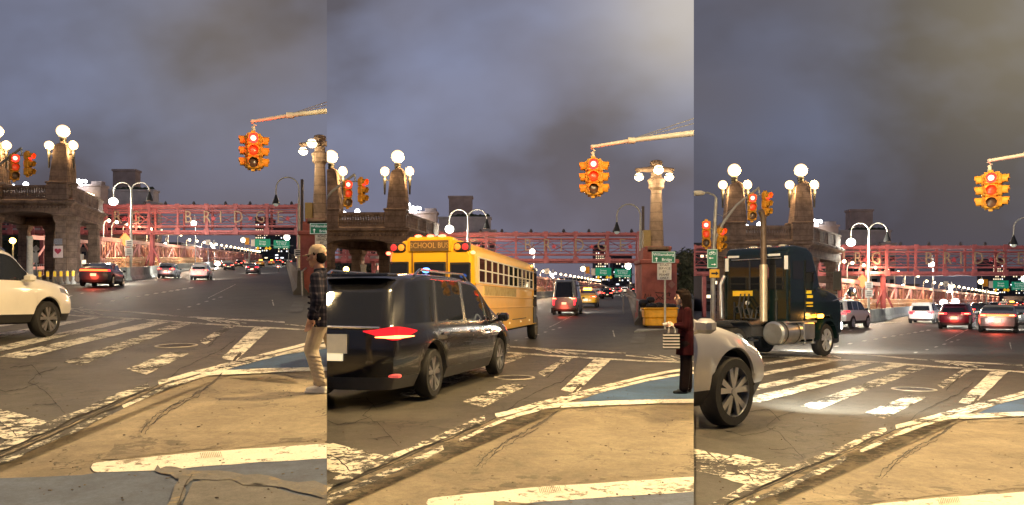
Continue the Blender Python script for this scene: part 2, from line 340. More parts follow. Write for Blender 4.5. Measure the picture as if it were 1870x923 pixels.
# ------------------------------------------------------------------ the ground of each view
def ground(k):
    pl, pr = BOUND[k]; cols = [pl + (pr - pl) * i / 16 for i in range(17)]
    if k > 1: cols = [pl - 900, pl - 300, pl - 60] + cols      # the lower roadway runs on a little under the higher one beside it
    if k == 1: cols = [-6000, -2500, -1200] + cols
    if k == 3: cols = cols + [3200, 4500, 8000]
    Ys = [.35, 1, 2, 3, 4, 5, 6, 8, 10, 13, 16, 20, 25, 30, 36, 45, 60, 80, 110, 150, 220, 320, 500, 800]
    mb = MB(); vs = []; fs = []
    for Y in Ys:
        for px in cols:
            cx, _ = inv(k, px, 0); vs.append(GY(k, cx, Y))
    n = len(cols)
    for i in range(len(Ys) - 1):
        for j in range(n - 1): fs.append((i * n + j, i * n + j + 1, i * n + n + j + 1, i * n + n + j))
    mb.add(vs, fs); o = mb.build('road', M_asph, fix=False); struct(o)
    return o
def sheet(k, name, poly, m, lift, subdiv=None):
    pts = [GP(k, x, y, lift) for x, y in poly]
    bm = bmesh.new(); vs = [bm.verts.new(p) for p in pts]; f = bm.faces.new(vs); bmesh.ops.triangulate(bm, faces=[f])
    bmesh.ops.recalc_face_normals(bm, faces=bm.faces)
    if sum(f.normal.z for f in bm.faces) < 0: bmesh.ops.reverse_faces(bm, faces=bm.faces)
    me = bpy.data.meshes.new(name); bm.to_mesh(me); bm.free(); me.materials.append(m)
    o = bpy.data.objects.new(name, me); C.objects.link(o); struct(o, k); return o
def strip(pts, w0, w1=None, jit=0):
    """polyline in picture rows turned to a band of half-heights w (rows)"""
    up = []; dn = []; n = len(pts)
    for i, (x, y) in enumerate(pts):
        t = i / (n - 1); w = w0 + ((w1 if w1 is not None else w0) - w0) * t
        x0, y0 = pts[max(i - 1, 0)]; x1, y1 = pts[min(i + 1, n - 1)]; dx, dy = x1 - x0, y1 - y0; l = math.hypot(dx, dy) or 1
        nx, ny = -dy / l, dx / l; j1 = 1 + random.uniform(-jit, jit); j2 = 1 + random.uniform(-jit, jit)
        up.append((x + nx * w * j1, y + ny * w * j1)); dn.append((x - nx * w * j2, y - ny * w * j2))
    return up + dn[::-1]
def crackline(k, pts, w, m, lift, jit=1.0, name='crack'):
    pts = wob(dense(pts, 5), jit); mb = MB()
    for a, b in zip(pts, pts[1:]):
        w0, w1 = w * random.uniform(.4, 1.3), w * random.uniform(.4, 1.3); dx, dy = b[0] - a[0], b[1] - a[1]; l = math.hypot(dx, dy) or 1; nx, ny = -dy / l, dx / l
        mb.quad(GP(k, a[0] + nx * w0, a[1] + ny * w0, lift), GP(k, a[0] - nx * w0, a[1] - ny * w0, lift), GP(k, b[0] - nx * w1, b[1] - ny * w1, lift), GP(k, b[0] + nx * w1, b[1] + ny * w1, lift))
    o = mb.build(name, m, fix=False); struct(o, k); return o
def dense(pts, n=6):
    out = []
    for a, b in zip(pts, pts[1:]):
        for i in range(n): t = i / n; out.append((a[0] + (b[0] - a[0]) * t, a[1] + (b[1] - a[1]) * t))
    return out + [pts[-1]]
def wob(pts, a): return [(x + random.uniform(-a, a), y + random.uniform(-a, a)) for x, y in pts]

def markings(k):
    random.seed(100 + k)
    A = [(-200, 936), (-80, 868), (0, 821), (102, 776), (244, 716), (271, 706), (362, 682), (417, 667), (480, 650), (555, 631), (600, 622), (650, 615), (720, 610)]
    B = [(-200, 975), (-80, 897), (0, 848), (118, 796), (169, 772), (307, 707), (362, 691), (433, 669), (490, 654), (555, 638), (600, 630), (650, 623), (720, 618)]
    Y2 = 872
    # tan pavement of the corner, the blue lane beside it
    top = [(x, y + 2) for x, y in B]
    long_top = [(166, 857), (172, 850), (200, 845), (370, 828), (600, 814), (720, 808)]
    tan = top + [(720, 812), (600, 826), (370, 842), (200, 860), (150, 871), (60, 874), (-80, 878), (-140, 990), (-200, 990)]
    sheet(k, 'pavement', [p for p in tan if p[1] < 985 or p[0] < -100], M_conc, .004)
    sheet(k, 'blue_lane', [(398, 683), (433, 671), (490, 656), (555, 640), (600, 632), (650, 625), (720, 620), (720, 677), (582, 677), (470, 681)], M_blue, .010)
    sheet(k, 'blue_lane', [(-80, 878), (60, 874), (150, 870), (200, 862), (300, 857), (370, 850), (600, 834), (720, 826), (720, 990), (-120, 990)], M_bluef, .009)
    sheet(k, 'pavement', wob([(345, 990), (330, 928), (352, 884), (400, 876), (470, 884), (540, 905), (640, 925), (720, 940), (720, 990)], 2), M_greyc, .014)
    sheet(k, 'stain', wob(strip(dense([(285, 860), (320, 868), (420, 876), (520, 890), (620, 905), (720, 915)], 4), 6, 15, .5), 2.5), M_rust, .018)
    sheet(k, 'stain', wob(strip(dense([(305, 990), (318, 925), (332, 890), (345, 870)], 4), 13, 8, .5), 3), M_rust, .022)
    crackline(k, [(312, 990), (325, 925), (343, 884), (350, 874)], 1.0, M_tar, .026, 1.2)
    # the long kerb-like white bar with a round end
    bar = [(166, 857), (169, 851), (176, 848), (200, 845), (290, 836), (370, 828), (480, 821), (600, 813), (720, 805), (720, 832), (600, 840), (480, 847), (370, 855), (300, 862), (200, 865), (180, 866), (170, 863)]
    sheet(k, 'lane_marking', wob(dense(bar + bar[:1], 4)[:-1], .5), M_paint_n, .0125)
    for i in range(12):
        x = 365 + i * 3.3; sheet(k, 'tyre_scrape', [(x, 832 - i * .2), (x + 1.2, 832 - i * .2), (x + 4.2, 842 - i * .3), (x + 3.2, 842 - i * .3)], M_conc, .022)
    # tar seam and stains
    seam = dense([(440, 644), (433, 654), (420, 668), (405, 684), (388, 700), (370, 714), (345, 727), (322, 738), (300, 752), (275, 766), (262, 784), (250, 798)], 4)
    sheet(k, 'crack', wob(strip(seam[:24], 2.6, 1.6, .5), .8), M_tar, .0055 + .001)
    crackline(k, seam[16::4] , 4.5, M_stain, .0062, 2.2); crackline(k, seam[18::4], .8, M_crack, .0075, 2.0); crackline(k, [(x + 7, y + 3) for x, y in seam[22::4]], .6, M_crack, .0078, 2.0)
    crackline(k, [(330, 736), (310, 744), (290, 762), (280, 776)], .8, M_crack, .0076)
    # white block at the lower left
    blk = wob(dense([(-140, 722), (-80, 738), (-20, 752), (0, 749), (98, 773), (62, 788), (34, 806), (0, 800), (-40, 786), (-90, 775), (-160, 762), (-140, 722)], 4)[:-1], 1.0)
    sheet(k, 'crosswalk_bar', blk, M_paint_b, .006)
    crackline(k, [(-60, 742), (-30, 765), (0, 772), (24, 790), (33, 806)], 1.0, M_crack, .009); crackline(k, [(-100, 760), (-40, 768), (-10, 752)], .9, M_crack, .0095)
    sheet(k, 'stain', wob(dense([(184, 842), (195, 832), (215, 806), (240, 798), (262, 800), (300, 806), (360, 806), (420, 812), (380, 822), (300, 829), (240, 837), (206, 842)], 4), 2.2), M_stain, .008)
    sheet(k, 'stain', wob(strip(dense([(430, 818), (500, 808), (580, 802), (640, 798), (720, 795)], 4), 3, 6, .5), 1.2), M_stain, .008)
    sheet(k, 'stain', wob(strip(dense([(420, 690), (470, 688), (520, 690), (560, 700)], 4), 2, 3, .6), 1.2), M_stain, .008)
    # paired edge lines and the dirty joint between them
    sheet(k, 'joint', wob(strip(dense([((a[0] + b[0]) / 2, (a[1] + b[1]) / 2) for a, b in zip(A[:9], B[:9])], 5), 3.5, 1.5, .5), .8), M_joint, .012)
    crackline(k, [((a[0] + b[0]) / 2, (a[1] + b[1]) / 2 - 1) for a, b in zip(A[:9], B[:9])], 1.0, M_crack, .0138, 1.4)
    la = dense(A, 5); lb = dense(B, 5); cut = 42
    sheet(k, 'edge_line', wob(strip(la[:26], 9, 4, .35), 1.2), M_paint_f, .016)
    sheet(k, 'edge_line', wob(strip(la[26:cut], 4, 2.6, .2), .4), M_paint, .016)
    sheet(k, 'edge_line', strip(la[cut - 1:], 2.6, 2.0, .05), M_paint_n, .016)
    sheet(k, 'edge_line', wob(strip(lb[:22], 6, 4.2, .45), 1.2), M_paint_f, .016)
    sheet(k, 'edge_line', wob(strip(lb[22:cut], 3.0, 2.2, .3), .5), M_paint, .016)
    sheet(k, 'edge_line', strip(lb[cut - 1:], 2.2, 2.0, .05), M_paint_n, .016)
    sheet(k, 'lane_marking', [(362, 684), (380, 682), (398, 679), (410, 679), (401, 687), (378, 689)], M_paint_n, .020)
    sheet(k, 'lane_marking', [(408, 679), (500, 675), (582, 673), (720, 671), (720, 679), (582, 680), (500, 683), (404, 688)], M_paint_n, .022)
    # zebra bars
    Z = [([(-260, 655), (-190, 655), (187, 580), (176, 578)], M_paint), ([(-130, 660), (-75, 660), (248, 585), (228, 583)], M_paint),
         ([(-6, 652), (42, 655), (312, 588), (284, 586)], M_paint), ([(114, 662), (149, 668), (350, 591), (326, 589)], M_paint_f),
         ([(230, 675), (268, 685), (346, 646), (312, 643)], M_paint_f), ([(364, 624), (375, 630), (428, 597), (412, 596)], M_paint_f),
         ([(404, 655), (431, 660), (494, 600), (465, 598)], M_paint), ([(-400, 655), (-330, 655), (130, 575), (115, 574)], M_paint)]
    for z, m in Z:
        a, b, c, d = z; left = dense([a, d], 10); right = dense([c, b], 10)
        sheet(k, 'crosswalk_bar', wob(left, .5) + wob(right, .5), m, .006)
    # the two thin stop lines and their hatching
    sheet(k, 'stop_line', strip(dense([(-200, 553), (-80, 556), (104, 563), (236, 570), (326, 578), (430, 584), (520, 589)], 3), 1.1, 1.1, .3), M_paint, .006)
    sheet(k, 'stop_line', strip(dense([(-200, 565), (-80, 567), (104, 575), (250, 583), (400, 594), (555, 603), (640, 605), (720, 606)], 3), 1.2, 1.2, .15), M_paint, .008)
    for x0, y0 in ((128, 566), (146, 567), (163, 569), (362, 581), (378, 582.5), (394, 584), (412, 586), (560, 592), (580, 593), (600, 594)):
        sheet(k, 'hatching', strip([(x0, y0), (x0 + 26, y0 + 7)], .9), M_paint, .010)
    for x0, y0 in ((360, 589), (520, 600)):
        sheet(k, 'hatching', strip([(x0, y0 - 7), (x0 + 90, y0 + 2)], .7), M_paint, .012)
    # short lane dashes beyond
    D = [(148, 562), (180, 555), (205, 550), (231, 545), (252, 542), (268, 539), (284, 536.5), (299, 534), (312, 532), (324, 530), (336, 528), (348, 526)]
    for x, y in D: sheet(k, 'lane_dash', [(x - 5, y + 1), (x + 2, y + 1.2), (x + 6, y - .8), (x - 1, y - 1)], M_paint_n, .010)
    D2 = [(100, 551), (128, 541), (150, 536), (170, 532), (188, 529), (206, 526), (325, 571 - 5), (345, 561), (362, 556), (377, 551), (390, 547), (402, 543.5)]
    for x, y in D2: sheet(k, 'lane_dash', [(x - 4, y + .8), (x + 1, y + 1), (x + 5, y - .6), (x, y - .8)], M_paint, .010)
    for a, b, w in (((380, 545), (430, 520), .5), ((500, 560), (497, 548), 1), ((90, 522), (300, 511), .6)):
        sheet(k, 'lane_line', strip(dense([a, b], 4), w), M_paint, .010)
    for i, pl in enumerate([[(105, 672), (70, 684), (52, 700), (78, 712), (102, 738), (118, 756)], [(78, 690), (58, 668), (20, 672)], [(70, 700), (40, 712), (10, 716), (-40, 700)], [(102, 738), (60, 742)],
                            [(430, 620), (404, 640), (370, 655), (330, 675), (300, 700)], [(415, 600), (396, 618), (380, 634)]]):
        crackline(k, pl, .55, M_crack, .0085, 1.5)
    mb = MB(); rr_ = random.Random(50 + k)
    for i in range(170):
        x, y = rr_.uniform(-60, 640), rr_.uniform(640, 920); p = GP(k, x, y, .012 if y < 700 else .022); q = rr_.uniform(.004, .012)
        mb.box((p.x, p.y, p.z), (q * rr_.uniform(1, 2.5), q, q * .6), rr_.uniform(0, 3))
    o = mb.build('gravel', mat('loose_grit', (.16, .13, .10), .9, var=.5, scale=30), fix=False); o['kind'] = 'stuff'; CLIPS.append((o, k))
    # iron manhole cover
    c = GP(k, 322, 632, .0); t = thing('manhole_cover', 'round iron manhole cover with a pale rim between worn crosswalk bars', 'manhole cover', k, c, group='manhole covers', scale=.66); c2 = GP(k, 322, 640); t.rotation_euler = (math.atan2(c.z - c2.z, c.y - c2.y), 0, 0)
    random.seed(900 + k)
    mb = MB(); mb.lathe([(0, .014), (.52, .014), (.53, .010)], n=40)
    for i in range(-6, 7):
        w = math.sqrt(max(0, .47 ** 2 - (i * .075) ** 2)); mb.box((0, i * .075, .018), (2 * w, .03, .008))
    mb.build('cover', mat('dark_iron', (.10, .09, .085), .5, .5, var=.4), t)
    MB().lathe([(.53, .006), (.535, .02), (.60, .02), (.61, .004)], n=40).build('rim', mat('worn_iron_rim', (.42, .38, .30), .5, .3, var=.2), t)

struct(MB().quad((-60, -60, 0), (60, -60, 0), (60, .34, 0), (-60, .34, 0)).build('street', M_asph, fix=False))
for k in (1, 2, 3): ground(k); markings(k)

# ------------------------------------------------------------------ stone gateway with lamp pylons
def tower(k):
    Y0, Y1 = 62, 71
    A = GY(k, 130, Y0); B = P(k, -40, 0, Y0 - .01); Cc = P(k, 188, 0, Y1)
    A2 = Vector((A.x, A.y)); U = Vector((B.x, B.y)) - A2; V = Vector((Cc.x, Cc.y)) - A2; g = A.z
    lw = U.length; ld = V.length
    t = thing('stone_gateway', 'open stone gateway pavilion with balustrade and globe lamp pylons beside the bridge road', 'gateway', k, (A.x, A.y, g), group='stone gateways')
    def W(u, v, z): p = U * u + V * v; return (p.x, p.y, z)
    def slab(mb, u0, u1, v0, v1, z0, z1, o=0.0, o1=None, mi=0):
        o1 = o if o1 is None else o1; vs = []
        for z, q in ((z0, o), (z1, o1)):
            eu, ev = q / lw, q / ld
            vs += [W(u0 - eu, v0 - ev, z), W(u1 + eu, v0 - ev, z), W(u1 + eu, v1 + ev, z), W(u0 - eu, v1 + ev, z)]
        mb.add(vs, [(3, 2, 1, 0), (4, 5, 6, 7), (0, 1, 5, 4), (1, 2, 6, 5), (2, 3, 7, 6), (3, 0, 4, 7)], mi)
    cols = [(.13, .08), (.02, .12), (.86, .08), (.97, .12), (.06, .86), (.90, .86), (.42, .86), (.58, .86)]
    for i, (u, v) in enumerate(cols):
        mb = MB(); hu = .46 / lw; hv = .46 / ld
        slab(mb, u - hu, u + hu, v - hv, v + hv, .0, .7, .16); slab(mb, u - hu, u + hu, v - hv, v + hv, .7, .85, .16, .02)
        slab(mb, u - hu, u + hu, v - hv, v + hv, .85, 5.05, 0, -.04)
        slab(mb, u - hu, u + hu, v - hv, v + hv, 5.05, 5.25, 0, .10); slab(mb, u - hu, u + hu, v - hv, v + hv, 5.25, 5.55, .12)
        mb.build('column', stone, t)
    # entablature: arched fascia along the front, solid fascia round the rest
    mb = MB(); n = 18; u0, u1 = .18, .81; zt = 6.35
    top = []; bot = []
    for i in range(n + 1):
        s = i / n; u = u0 + (u1 - u0) * s; e = math.sqrt(max(0, 1 - (2 * s - 1) ** 2)); bot.append((u, 5.5 + .42 * e)); top.append((u, zt))
    vs = []
    for v in (-.02, .14):
        for (u, z) in bot + top: vs.append(W(u, v, z))
    m = 2 * (n + 1); fs = []
    for i in range(n):
        fs.append((i, i + 1, n + 2 + i, n + 1 + i)); fs.append((m + i, m + n + 1 + i, m + n + 2 + i, m + i + 1)); fs.append((i, m + i, m + i + 1, i + 1))
    mb.add(vs, fs)
    slab(mb, 0, .18, -.02, .14, 5.56, zt); slab(mb, .81, 1, -.02, .14, 5.56, zt)
    slab(mb, 0, .10, .14, .90, 5.56, zt); slab(mb, .90, 1, .14, .90, 5.56, zt); slab(mb, 0, 1, .90, 1.0, 5.56, zt)
    slab(mb, 0, 1, 0, 1, 6.352, 6.5, .06); slab(mb, 0, 1, 0, 1, 6.5, 6.62, .10, .34); slab(mb, 0, 1, 0, 1, 6.62, 6.8, .40); slab(mb, 0, 1, 0, 1, 6.8, 6.95, .32, .12)
    for i in range(26): slab(mb, .02 + i * .0375, .035 + i * .0375, -.045, -.02, 6.18, 6.33)
    mb.build('entablature', stone, t)
    mb = MB(); slab(mb, .02, .98, .02, .98, 6.95, 7.05); mb.build('roof', stone_d, t)
    # balustrade
    mb = MB(); slab(mb, .0, 1, .0, .035, 6.95, 7.15, .02); slab(mb, 0, 1, 0, .035, 7.92, 8.12, .06)
    for i in range(34):
        u = .06 + i * .027
        if abs(u - .12) < .07 or abs(u - .86) < .07: continue
        hu = .055 / lw; 
        for a, b, o in ((7.15, 7.25, .02), (7.25, 7.5, .035), (7.5, 7.75, -.005), (7.75, 7.92, .02)): slab(mb, u - hu, u + hu, .006, .03, a, b, o)
    slab(mb, 0, .03, .035, 1, 6.95, 7.95); slab(mb, -.003, .035, .0, 1, 7.95, 8.12, .04)
    for v in (.3, .55, .8): slab(mb, -.004, .034, v, v + .05, 6.96, 8.05, .03)
    mb.build('balustrade', stone, t)
    # pylons
    for u in ((.12, .84) if k != 2 else (.12, .82)):
        c = U * u + V * .05; base = Vector((c.x, c.y, 0))
        mb = MB(); an = 0
        mb.box((c.x, c.y, 7.55), (1.75, 1.5, 1.35), an, bev=.03); mb.box((c.x, c.y, 8.32), (1.9, 1.65, .18), an, bev=.03)
        mb.box((c.x + .1, c.y, 9.75), (1.62, 1.3, 2.7), an, top=.70)
        n = 10; r = .56; poly = [(r * math.cos(math.pi * i / n), r * math.sin(math.pi * i / n) * 1.0) for i in range(n + 1)]
        mb.prism([(c.x + .1 + a, 11.1 + b) for a, b in poly], c.y - .45, c.y + .45)
        py = mb.build('lamp_pylon', stone, t)
        # moulded scroll facing the road
        mb = MB(); pts = [(c.x + .93, 8.4), (c.x + .82, 9.6), (c.x + .72, 10.6), (c.x + .68, 11.2), (c.x + .50, 11.6), (c.x + .2, 11.75)]
        for dy in (-.42, -.14, .14, .42): mb.tube([(a, c.y + dy, z) for a, z in pts], .10, 6)
        mb.build('scroll', stone, py)
        mb = MB(); mb.lathe([(.20, 11.7), (.26, 11.8), (.24, 11.95), (.30, 12.1), (.16, 12.2)], (c.x + .1, c.y, 0), 14)
        for s in (-1, 1):
            gx = c.x + .1 + s * 1.02; mb.tube([(c.x + .1 + s * .5, c.y - .2, 10.75), (gx, c.y - .25, 10.8), (gx, c.y - .25, 11.05)], .05, 6)
            mb.tube([(gx, c.y - .25, 10.95), (gx, c.y - .25, 10.6), (gx, c.y - .25, 9.6)], [.16, .11, .07], 8)
            mb.lathe([(.10, 11.0), (.2, 11.1), (.12, 11.16)], (gx, c.y - .25, 0), 12)
        mb.build('lamp_bracket', mat('bronze_dark', (.05, .045, .035), .5, .6, var=.2), py)
        for (gx, gy_, z, r) in ((c.x + .1, c.y, 12.75, .53), (c.x - .92, c.y - .25, 11.5, .37), (c.x + 1.12, c.y - .25, 11.5, .37)):
            gl = MB().sphere((gx, gy_, z), r, 20).build('globe', globe_m, py, smooth=True)
            if r > .5: light('POINT', py, (gx + .72, gy_ - .25, z - .35), 420, (1, .66, .28), .3)
            else: light('POINT', py, (gx + .05, gy_ - .20, z - .62), 240, (1, .66, .30), .25)
    # posters on the front column
    mb = MB(); q = Vector(W(.13, .08, 0)); fy = q.y - .56
    if k != 3:
        pm = mat('poster_paper', (.75, .60, .55), .6, var=.1); hm = mat('poster_heart', (.45, .05, .08), .6, var=.2)
        mb.box((q.x, fy, 2.55), (.80, .03, 1.0)); po = mb.build('poster', pm, t)
        hp = [(.5 * (16 * math.sin(a) ** 3) / 28, .5 * (13 * math.cos(a) - 5 * math.cos(2 * a) - 2 * math.cos(3 * a) - math.cos(4 * a)) / 28) for a in [2 * math.pi * i / 28 for i in range(28)]]
        MB().prism([(q.x + a, 2.6 + b) for a, b in hp], fy - .03, fy - .018).build('heart', hm, po)
        mb = MB(); mb.box((q.x, fy, 3.4), (.70, .03, .5)); st = mb.build('sticker_sheet', mat('grey_paper', (.25, .24, .26), .6, var=.5, scale=14), t)

# ------------------------------------------------------------------ red gantry carrying the bridge name
def gantry(k):
    Y = 85; zb = lambda cy: P(k, 300, cy, Y).z
    x0 = P(k, -95, 0, Y).x; x1 = P(k, 546, 0, Y).x; y = P(k, 0, 0, Y).y; g = GY(k, 300, Y).z; up = zb(374) - g
    t = thing('name_gantry', 'long red steel truss over the roadway spelling a bridge name in single letters', 'gantry', k, (x0, y, g), group='red name gantries')
    Lx = x1 - x0; z = {c: zb(c) - g for c in (374, 377, 385, 390, 396, 402, 408, 413, 423, 427)}
    mb = MB()
    for dy in (0, 1.6):
        mb.box((Lx / 2, dy, z[377]), (Lx, .26, .30)); mb.box((Lx / 2, dy, z[385]), (Lx, .12, .14))
    n = 48
    for i in range(n):
        a = Lx * i / n; b = Lx * (i + 1) / n; mb.tube([(a, 0, z[374]), (b, 1.6, z[374])], .05, 4)
    mb.build('top_chord', redst, t)
    mb = MB()
    for dy in (0, 1.6):
        mb.box((Lx / 2, dy, z[423]), (Lx, .24, .28)); mb.box((Lx / 2, dy, z[413]), (Lx, .12, .14))
    mb.box((Lx / 2, .8, z[427]), (Lx, 1.4, .10))
    mb.build('bottom_chord', redst, t)
    posts = [-80, -40, 20, 60, 100, 150, 193, 236, 272, 325, 378, 431, 488, 543]
    for i, c in enumerate(posts):
        px = P(k, c, 0, Y).x - x0; mb = MB(); w = .30 if i % 2 == 0 else .22
        mb.box((px, -.02, (z[374] + z[423]) / 2), (w, .2, z[374] - z[423])); mb.box((px, 1.6, (z[374] + z[423]) / 2), (w * .8, .2, z[374] - z[423]))
        mb.box((px, -.17, z[423] - .02), (.6, .06, .7)); mb.box((px, -.17, z[377]), (.5, .06, .55))
        mb.build('truss_post', redst, t)
    mb = MB(); ps = [P(k, c, 0, Y).x - x0 for c in posts]
    for c in (390, 396, 402, 408): mb.tube([(0, .1, z[c]), (Lx, .1, z[c])], .035, 4)
    for i, (a, b) in enumerate(zip(ps, ps[1:])):
        mb.tube([(a, 1.5, z[385]), (b, 1.5, z[413])], .04, 4); mb.tube([(a, 1.5, z[413]), (b, 1.5, z[385])], .04, 4)
    mb.build('cross_brace', redst, t)
    for c in (-58, 70, 272, 543, 192):
        px = P(k, c, 0, Y).x - x0; mb = MB(); mb.box((px, .8, (z[423]) / 2), (.38 if c != 543 else .5, .5, z[423] + .1))
        if c in (272, 192): mb.tube([(px, .8, 3.4), (px - 1.2, .8, 0)], .12, 6); mb.tube([(px, .8, 3.4), (px + 1.6, .8, 0)], .12, 6)
        mb.build('support_leg', redst, t)
    bolt = mat('letter_bronze', (.32, .21, .13), .5, .2, var=.3)
    for ch, c in (('U', 185), ('R', 217), ('G', 250), ('B', 346), ('R', 380), ('I', 405), ('D', 437), ('G', 477), ('E', 513)):
        px = P(k, c, 0, Y).x - x0; text(ch, 2.0, bolt, t, (px, -.32, zb(398) - g), 'letter', .05, sx=.8)
        mb = MB()
    for c in (392, 459, 527, 231):
        px = P(k, c, 0, Y).x - x0; pz = zb(400) - g
        MB().prism([(px + (.34 if q % 2 == 0 else .15) * math.sin(q * math.pi / 5), pz + (.34 if q % 2 == 0 else .15) * math.cos(q * math.pi / 5)) for q in range(10)], -.36, -.28).build('star', mat('star_red', (.45, .05, .06), .5, var=.2), t)
    for c in (205, 262, 300, 352, 410, 455, 500, 531):
        px = P(k, c, 0, Y).x - x0; MB().lathe([(.10, 0), (.20, .1), (.14, .3), (.05, .42)], (px, .3, z[374]), 8).build('finial_lamp', mat('dark_iron_paint', (.05, .04, .04), .5, var=0), t)

# ------------------------------------------------------------------ trussed side of the bridge, its lamps, the barriers
def side_truss(k):
    a = GY(k, 182, 72); b = GY(k, 478, 330); d = b - a; L = math.hypot(d.x, d.y); h = math.atan2(d.x, d.y)
    t = thing('bridge_truss', 'long faded red trussed bridge side running into the distance behind the barrier', 'bridge truss', k, a, h, 'trussed bridge sides')
    zt0 = P(k, 182, 436, 72).z - a.z; zt1 = P(k, 478, 466, 330).z - a.z; sl = d.z / L
    zb = lambda s: sl * s + .9; zt = lambda s: zt0 + (zt1 - zt0) * s / L
    mb = MB()
    for x in (0, -6): mb.add([(x + q, s, zt(s) + e) for s in (0, L) for q, e in ((-.2, -.2), (.2, -.2), (.2, .2), (-.2, .2))], [(0, 1, 5, 4), (1, 2, 6, 5), (2, 3, 7, 6), (3, 0, 4, 7), (0, 3, 2, 1), (4, 5, 6, 7)])
    mb.build('top_chord', pinkst, t)
    mb = MB()
    for x, zz in ((0, .0), (0, .9), (-6, .0)): mb.add([(x + q, s, zb(s) + zz + e) for s in (0, L) for q, e in ((-.15, -.15), (.15, -.15), (.15, .15), (-.15, .15))], [(0, 1, 5, 4), (1, 2, 6, 5), (2, 3, 7, 6), (3, 0, 4, 7), (0, 3, 2, 1), (4, 5, 6, 7)])
    mb.build('bottom_chord', pinkst, t)
    mb = MB(); n = 46
    for i in range(n + 1):
        s = L * (i / n); mb.tube([(0, s, zb(s)), (0, s, zt(s))], .16 if i % 2 else .1, 4)
        if i < n:
            s2 = L * (i + 1) / n
            p = [(0, s, zb(s)), (0, s2, zt(s2))] if i % 2 == 0 else [(0, s, zt(s)), (0, s2, zb(s2))]
            mb.tube(p, .13, 4); mb.tube([(-6, q[1], q[2]) for q in p][::-1], .13, 4)
    mb.build('diagonal', pinkst, t)
    mb = MB(); n = 260
    for i in range(n):
        s = L * i / n; mb.box((-.5, s, (zb(s) + zt(s)) / 2), (.07, .45 if i % 3 else .2, zt(s) - zb(s) - .5))
    mb.build('mesh_screen', rustw, t).hide_render = False
    mb = MB(); ym = mat('lit_pale_rail', (.75, .5, .28), .6, var=.2)
    for i in range(110):
        s = 70 * i / 110; mb.box((.55, s, zb(s) + .55), (.06, .07, 1.1))
    for e in (.1, .6, 1.1): mb.tube([(.55, 0, zb(0) + e), (.55, 70, zb(70) + e)], .05, 4)
    mb.build('railing', ym, t)
    # lamps along the walkway above
    for i in range(26):
        s = 6 + (L - 10) * (i / 25) ** 1.35
        p = Vector(a) + Vector((math.sin(h) * s, math.cos(h) * s, 0)); z = a.z + zt(s)
        lt = thing('walkway_lamp', 'small walkway lamp above the red truss, ' + (['nearest', 'second nearest', 'third nearest', 'fourth nearest', 'fifth nearest', 'sixth nearest'][i] + ' of the row' if i < 6 else 'one of the far receding row'), 'lamp', k, (p.x - 1.2, p.y, z), 0, 'lamps along the bridge walkway')
        hh = 1.5 + .6 * (i < 8)
        MB().tube([(0, 0, 0), (0, 0, hh * .75), (.15, 0, hh * .95), (.5, 0, hh)], .05, 6).build('post', pale, lt)
        MB().sphere((.55, 0, hh - .05), .17 + s * .0007, 10).build('bulb', lampy, lt)
        if i % 2 == 0: light('POINT', lt, (1.6, -1.0, hh - .7), 700 + s * 6, (1, .62, .35), .3)
    # warm point lights without fittings beside the first stretch of railing
    for i in range(4):
        s = 6 + 18 * i; light('POINT', t, (2.2, s, zb(s) + 2.2), 420, (1, .66, .36), .3)

def barriers(k):
    def wall(name, pts, hh, th, m, label, cat, cap=False):
        W_ = [GY(k, c, Y) for c, Y in pts]; o = W_[0]; t = thing(name, label, cat, k, o, group=cat + 's at the roadside'); mb = MB()
        prof = [(-th, 0), (-th, .15), (-th * .5, .4), (-th * .4, hh), (th * .4, hh), (th * .5, .4), (th, .15), (th, 0)]; vs = []
        for i, p in enumerate(W_):
            d = (W_[min(i + 1, len(W_) - 1)] - W_[max(i - 1, 0)]); d.z = 0; d.normalize(); nrm = Vector((d.y, -d.x, 0))
            for a, z in prof: vs.append(p - o + nrm * a + Vector((0, 0, z)))
        n = len(prof); fs = []
        for i in range(len(W_) - 1):
            for j in range(n - 1): fs.append((i * n + j, i * n + j + 1, i * n + n + j + 1, i * n + n + j))
        fs += [tuple(range(n)), tuple(range(len(vs) - 1, len(vs) - n - 1, -1))]
        mb.add(vs, fs); mb.build('wall', m, t); return t
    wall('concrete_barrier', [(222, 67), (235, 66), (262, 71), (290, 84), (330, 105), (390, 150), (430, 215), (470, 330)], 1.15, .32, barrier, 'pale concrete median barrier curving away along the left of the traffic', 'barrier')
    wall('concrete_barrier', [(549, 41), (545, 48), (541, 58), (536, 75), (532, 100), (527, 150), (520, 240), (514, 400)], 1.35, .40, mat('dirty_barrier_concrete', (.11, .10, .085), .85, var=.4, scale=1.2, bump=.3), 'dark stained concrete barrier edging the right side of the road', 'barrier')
    # kerb block and island at the end of the right hand barrier
    struct(MB().prism([tuple(GP(k, x, y))[:2] for x, y in ((535, 552), (572, 548), (640, 541), (640, 537), (546, 541))], 0, .16, 'xy').build('kerb', barrier), k)
    sheet(k, 'pavement', [(527, 572), (552, 571), (556, 553), (536, 552)], M_greyc, .02)
    if k != 3:
        o = GP(k, 552, 541); gr = thing('guard_rail', 'thin bent steel guard rail on the barrier end beside the red pier', 'rail', k, o, group='guard rails'); mb = MB()
        mb.tube([(0, 0, 0), (-.1, .2, 1.3), (-1.2, 7, 2.3), (-2.6, 20, 2.6)], .05, 6); mb.tube([(-.6, 3, .6), (-.62, 3.2, 2.0)], .04, 6); mb.build('rail', grey_m, gr)

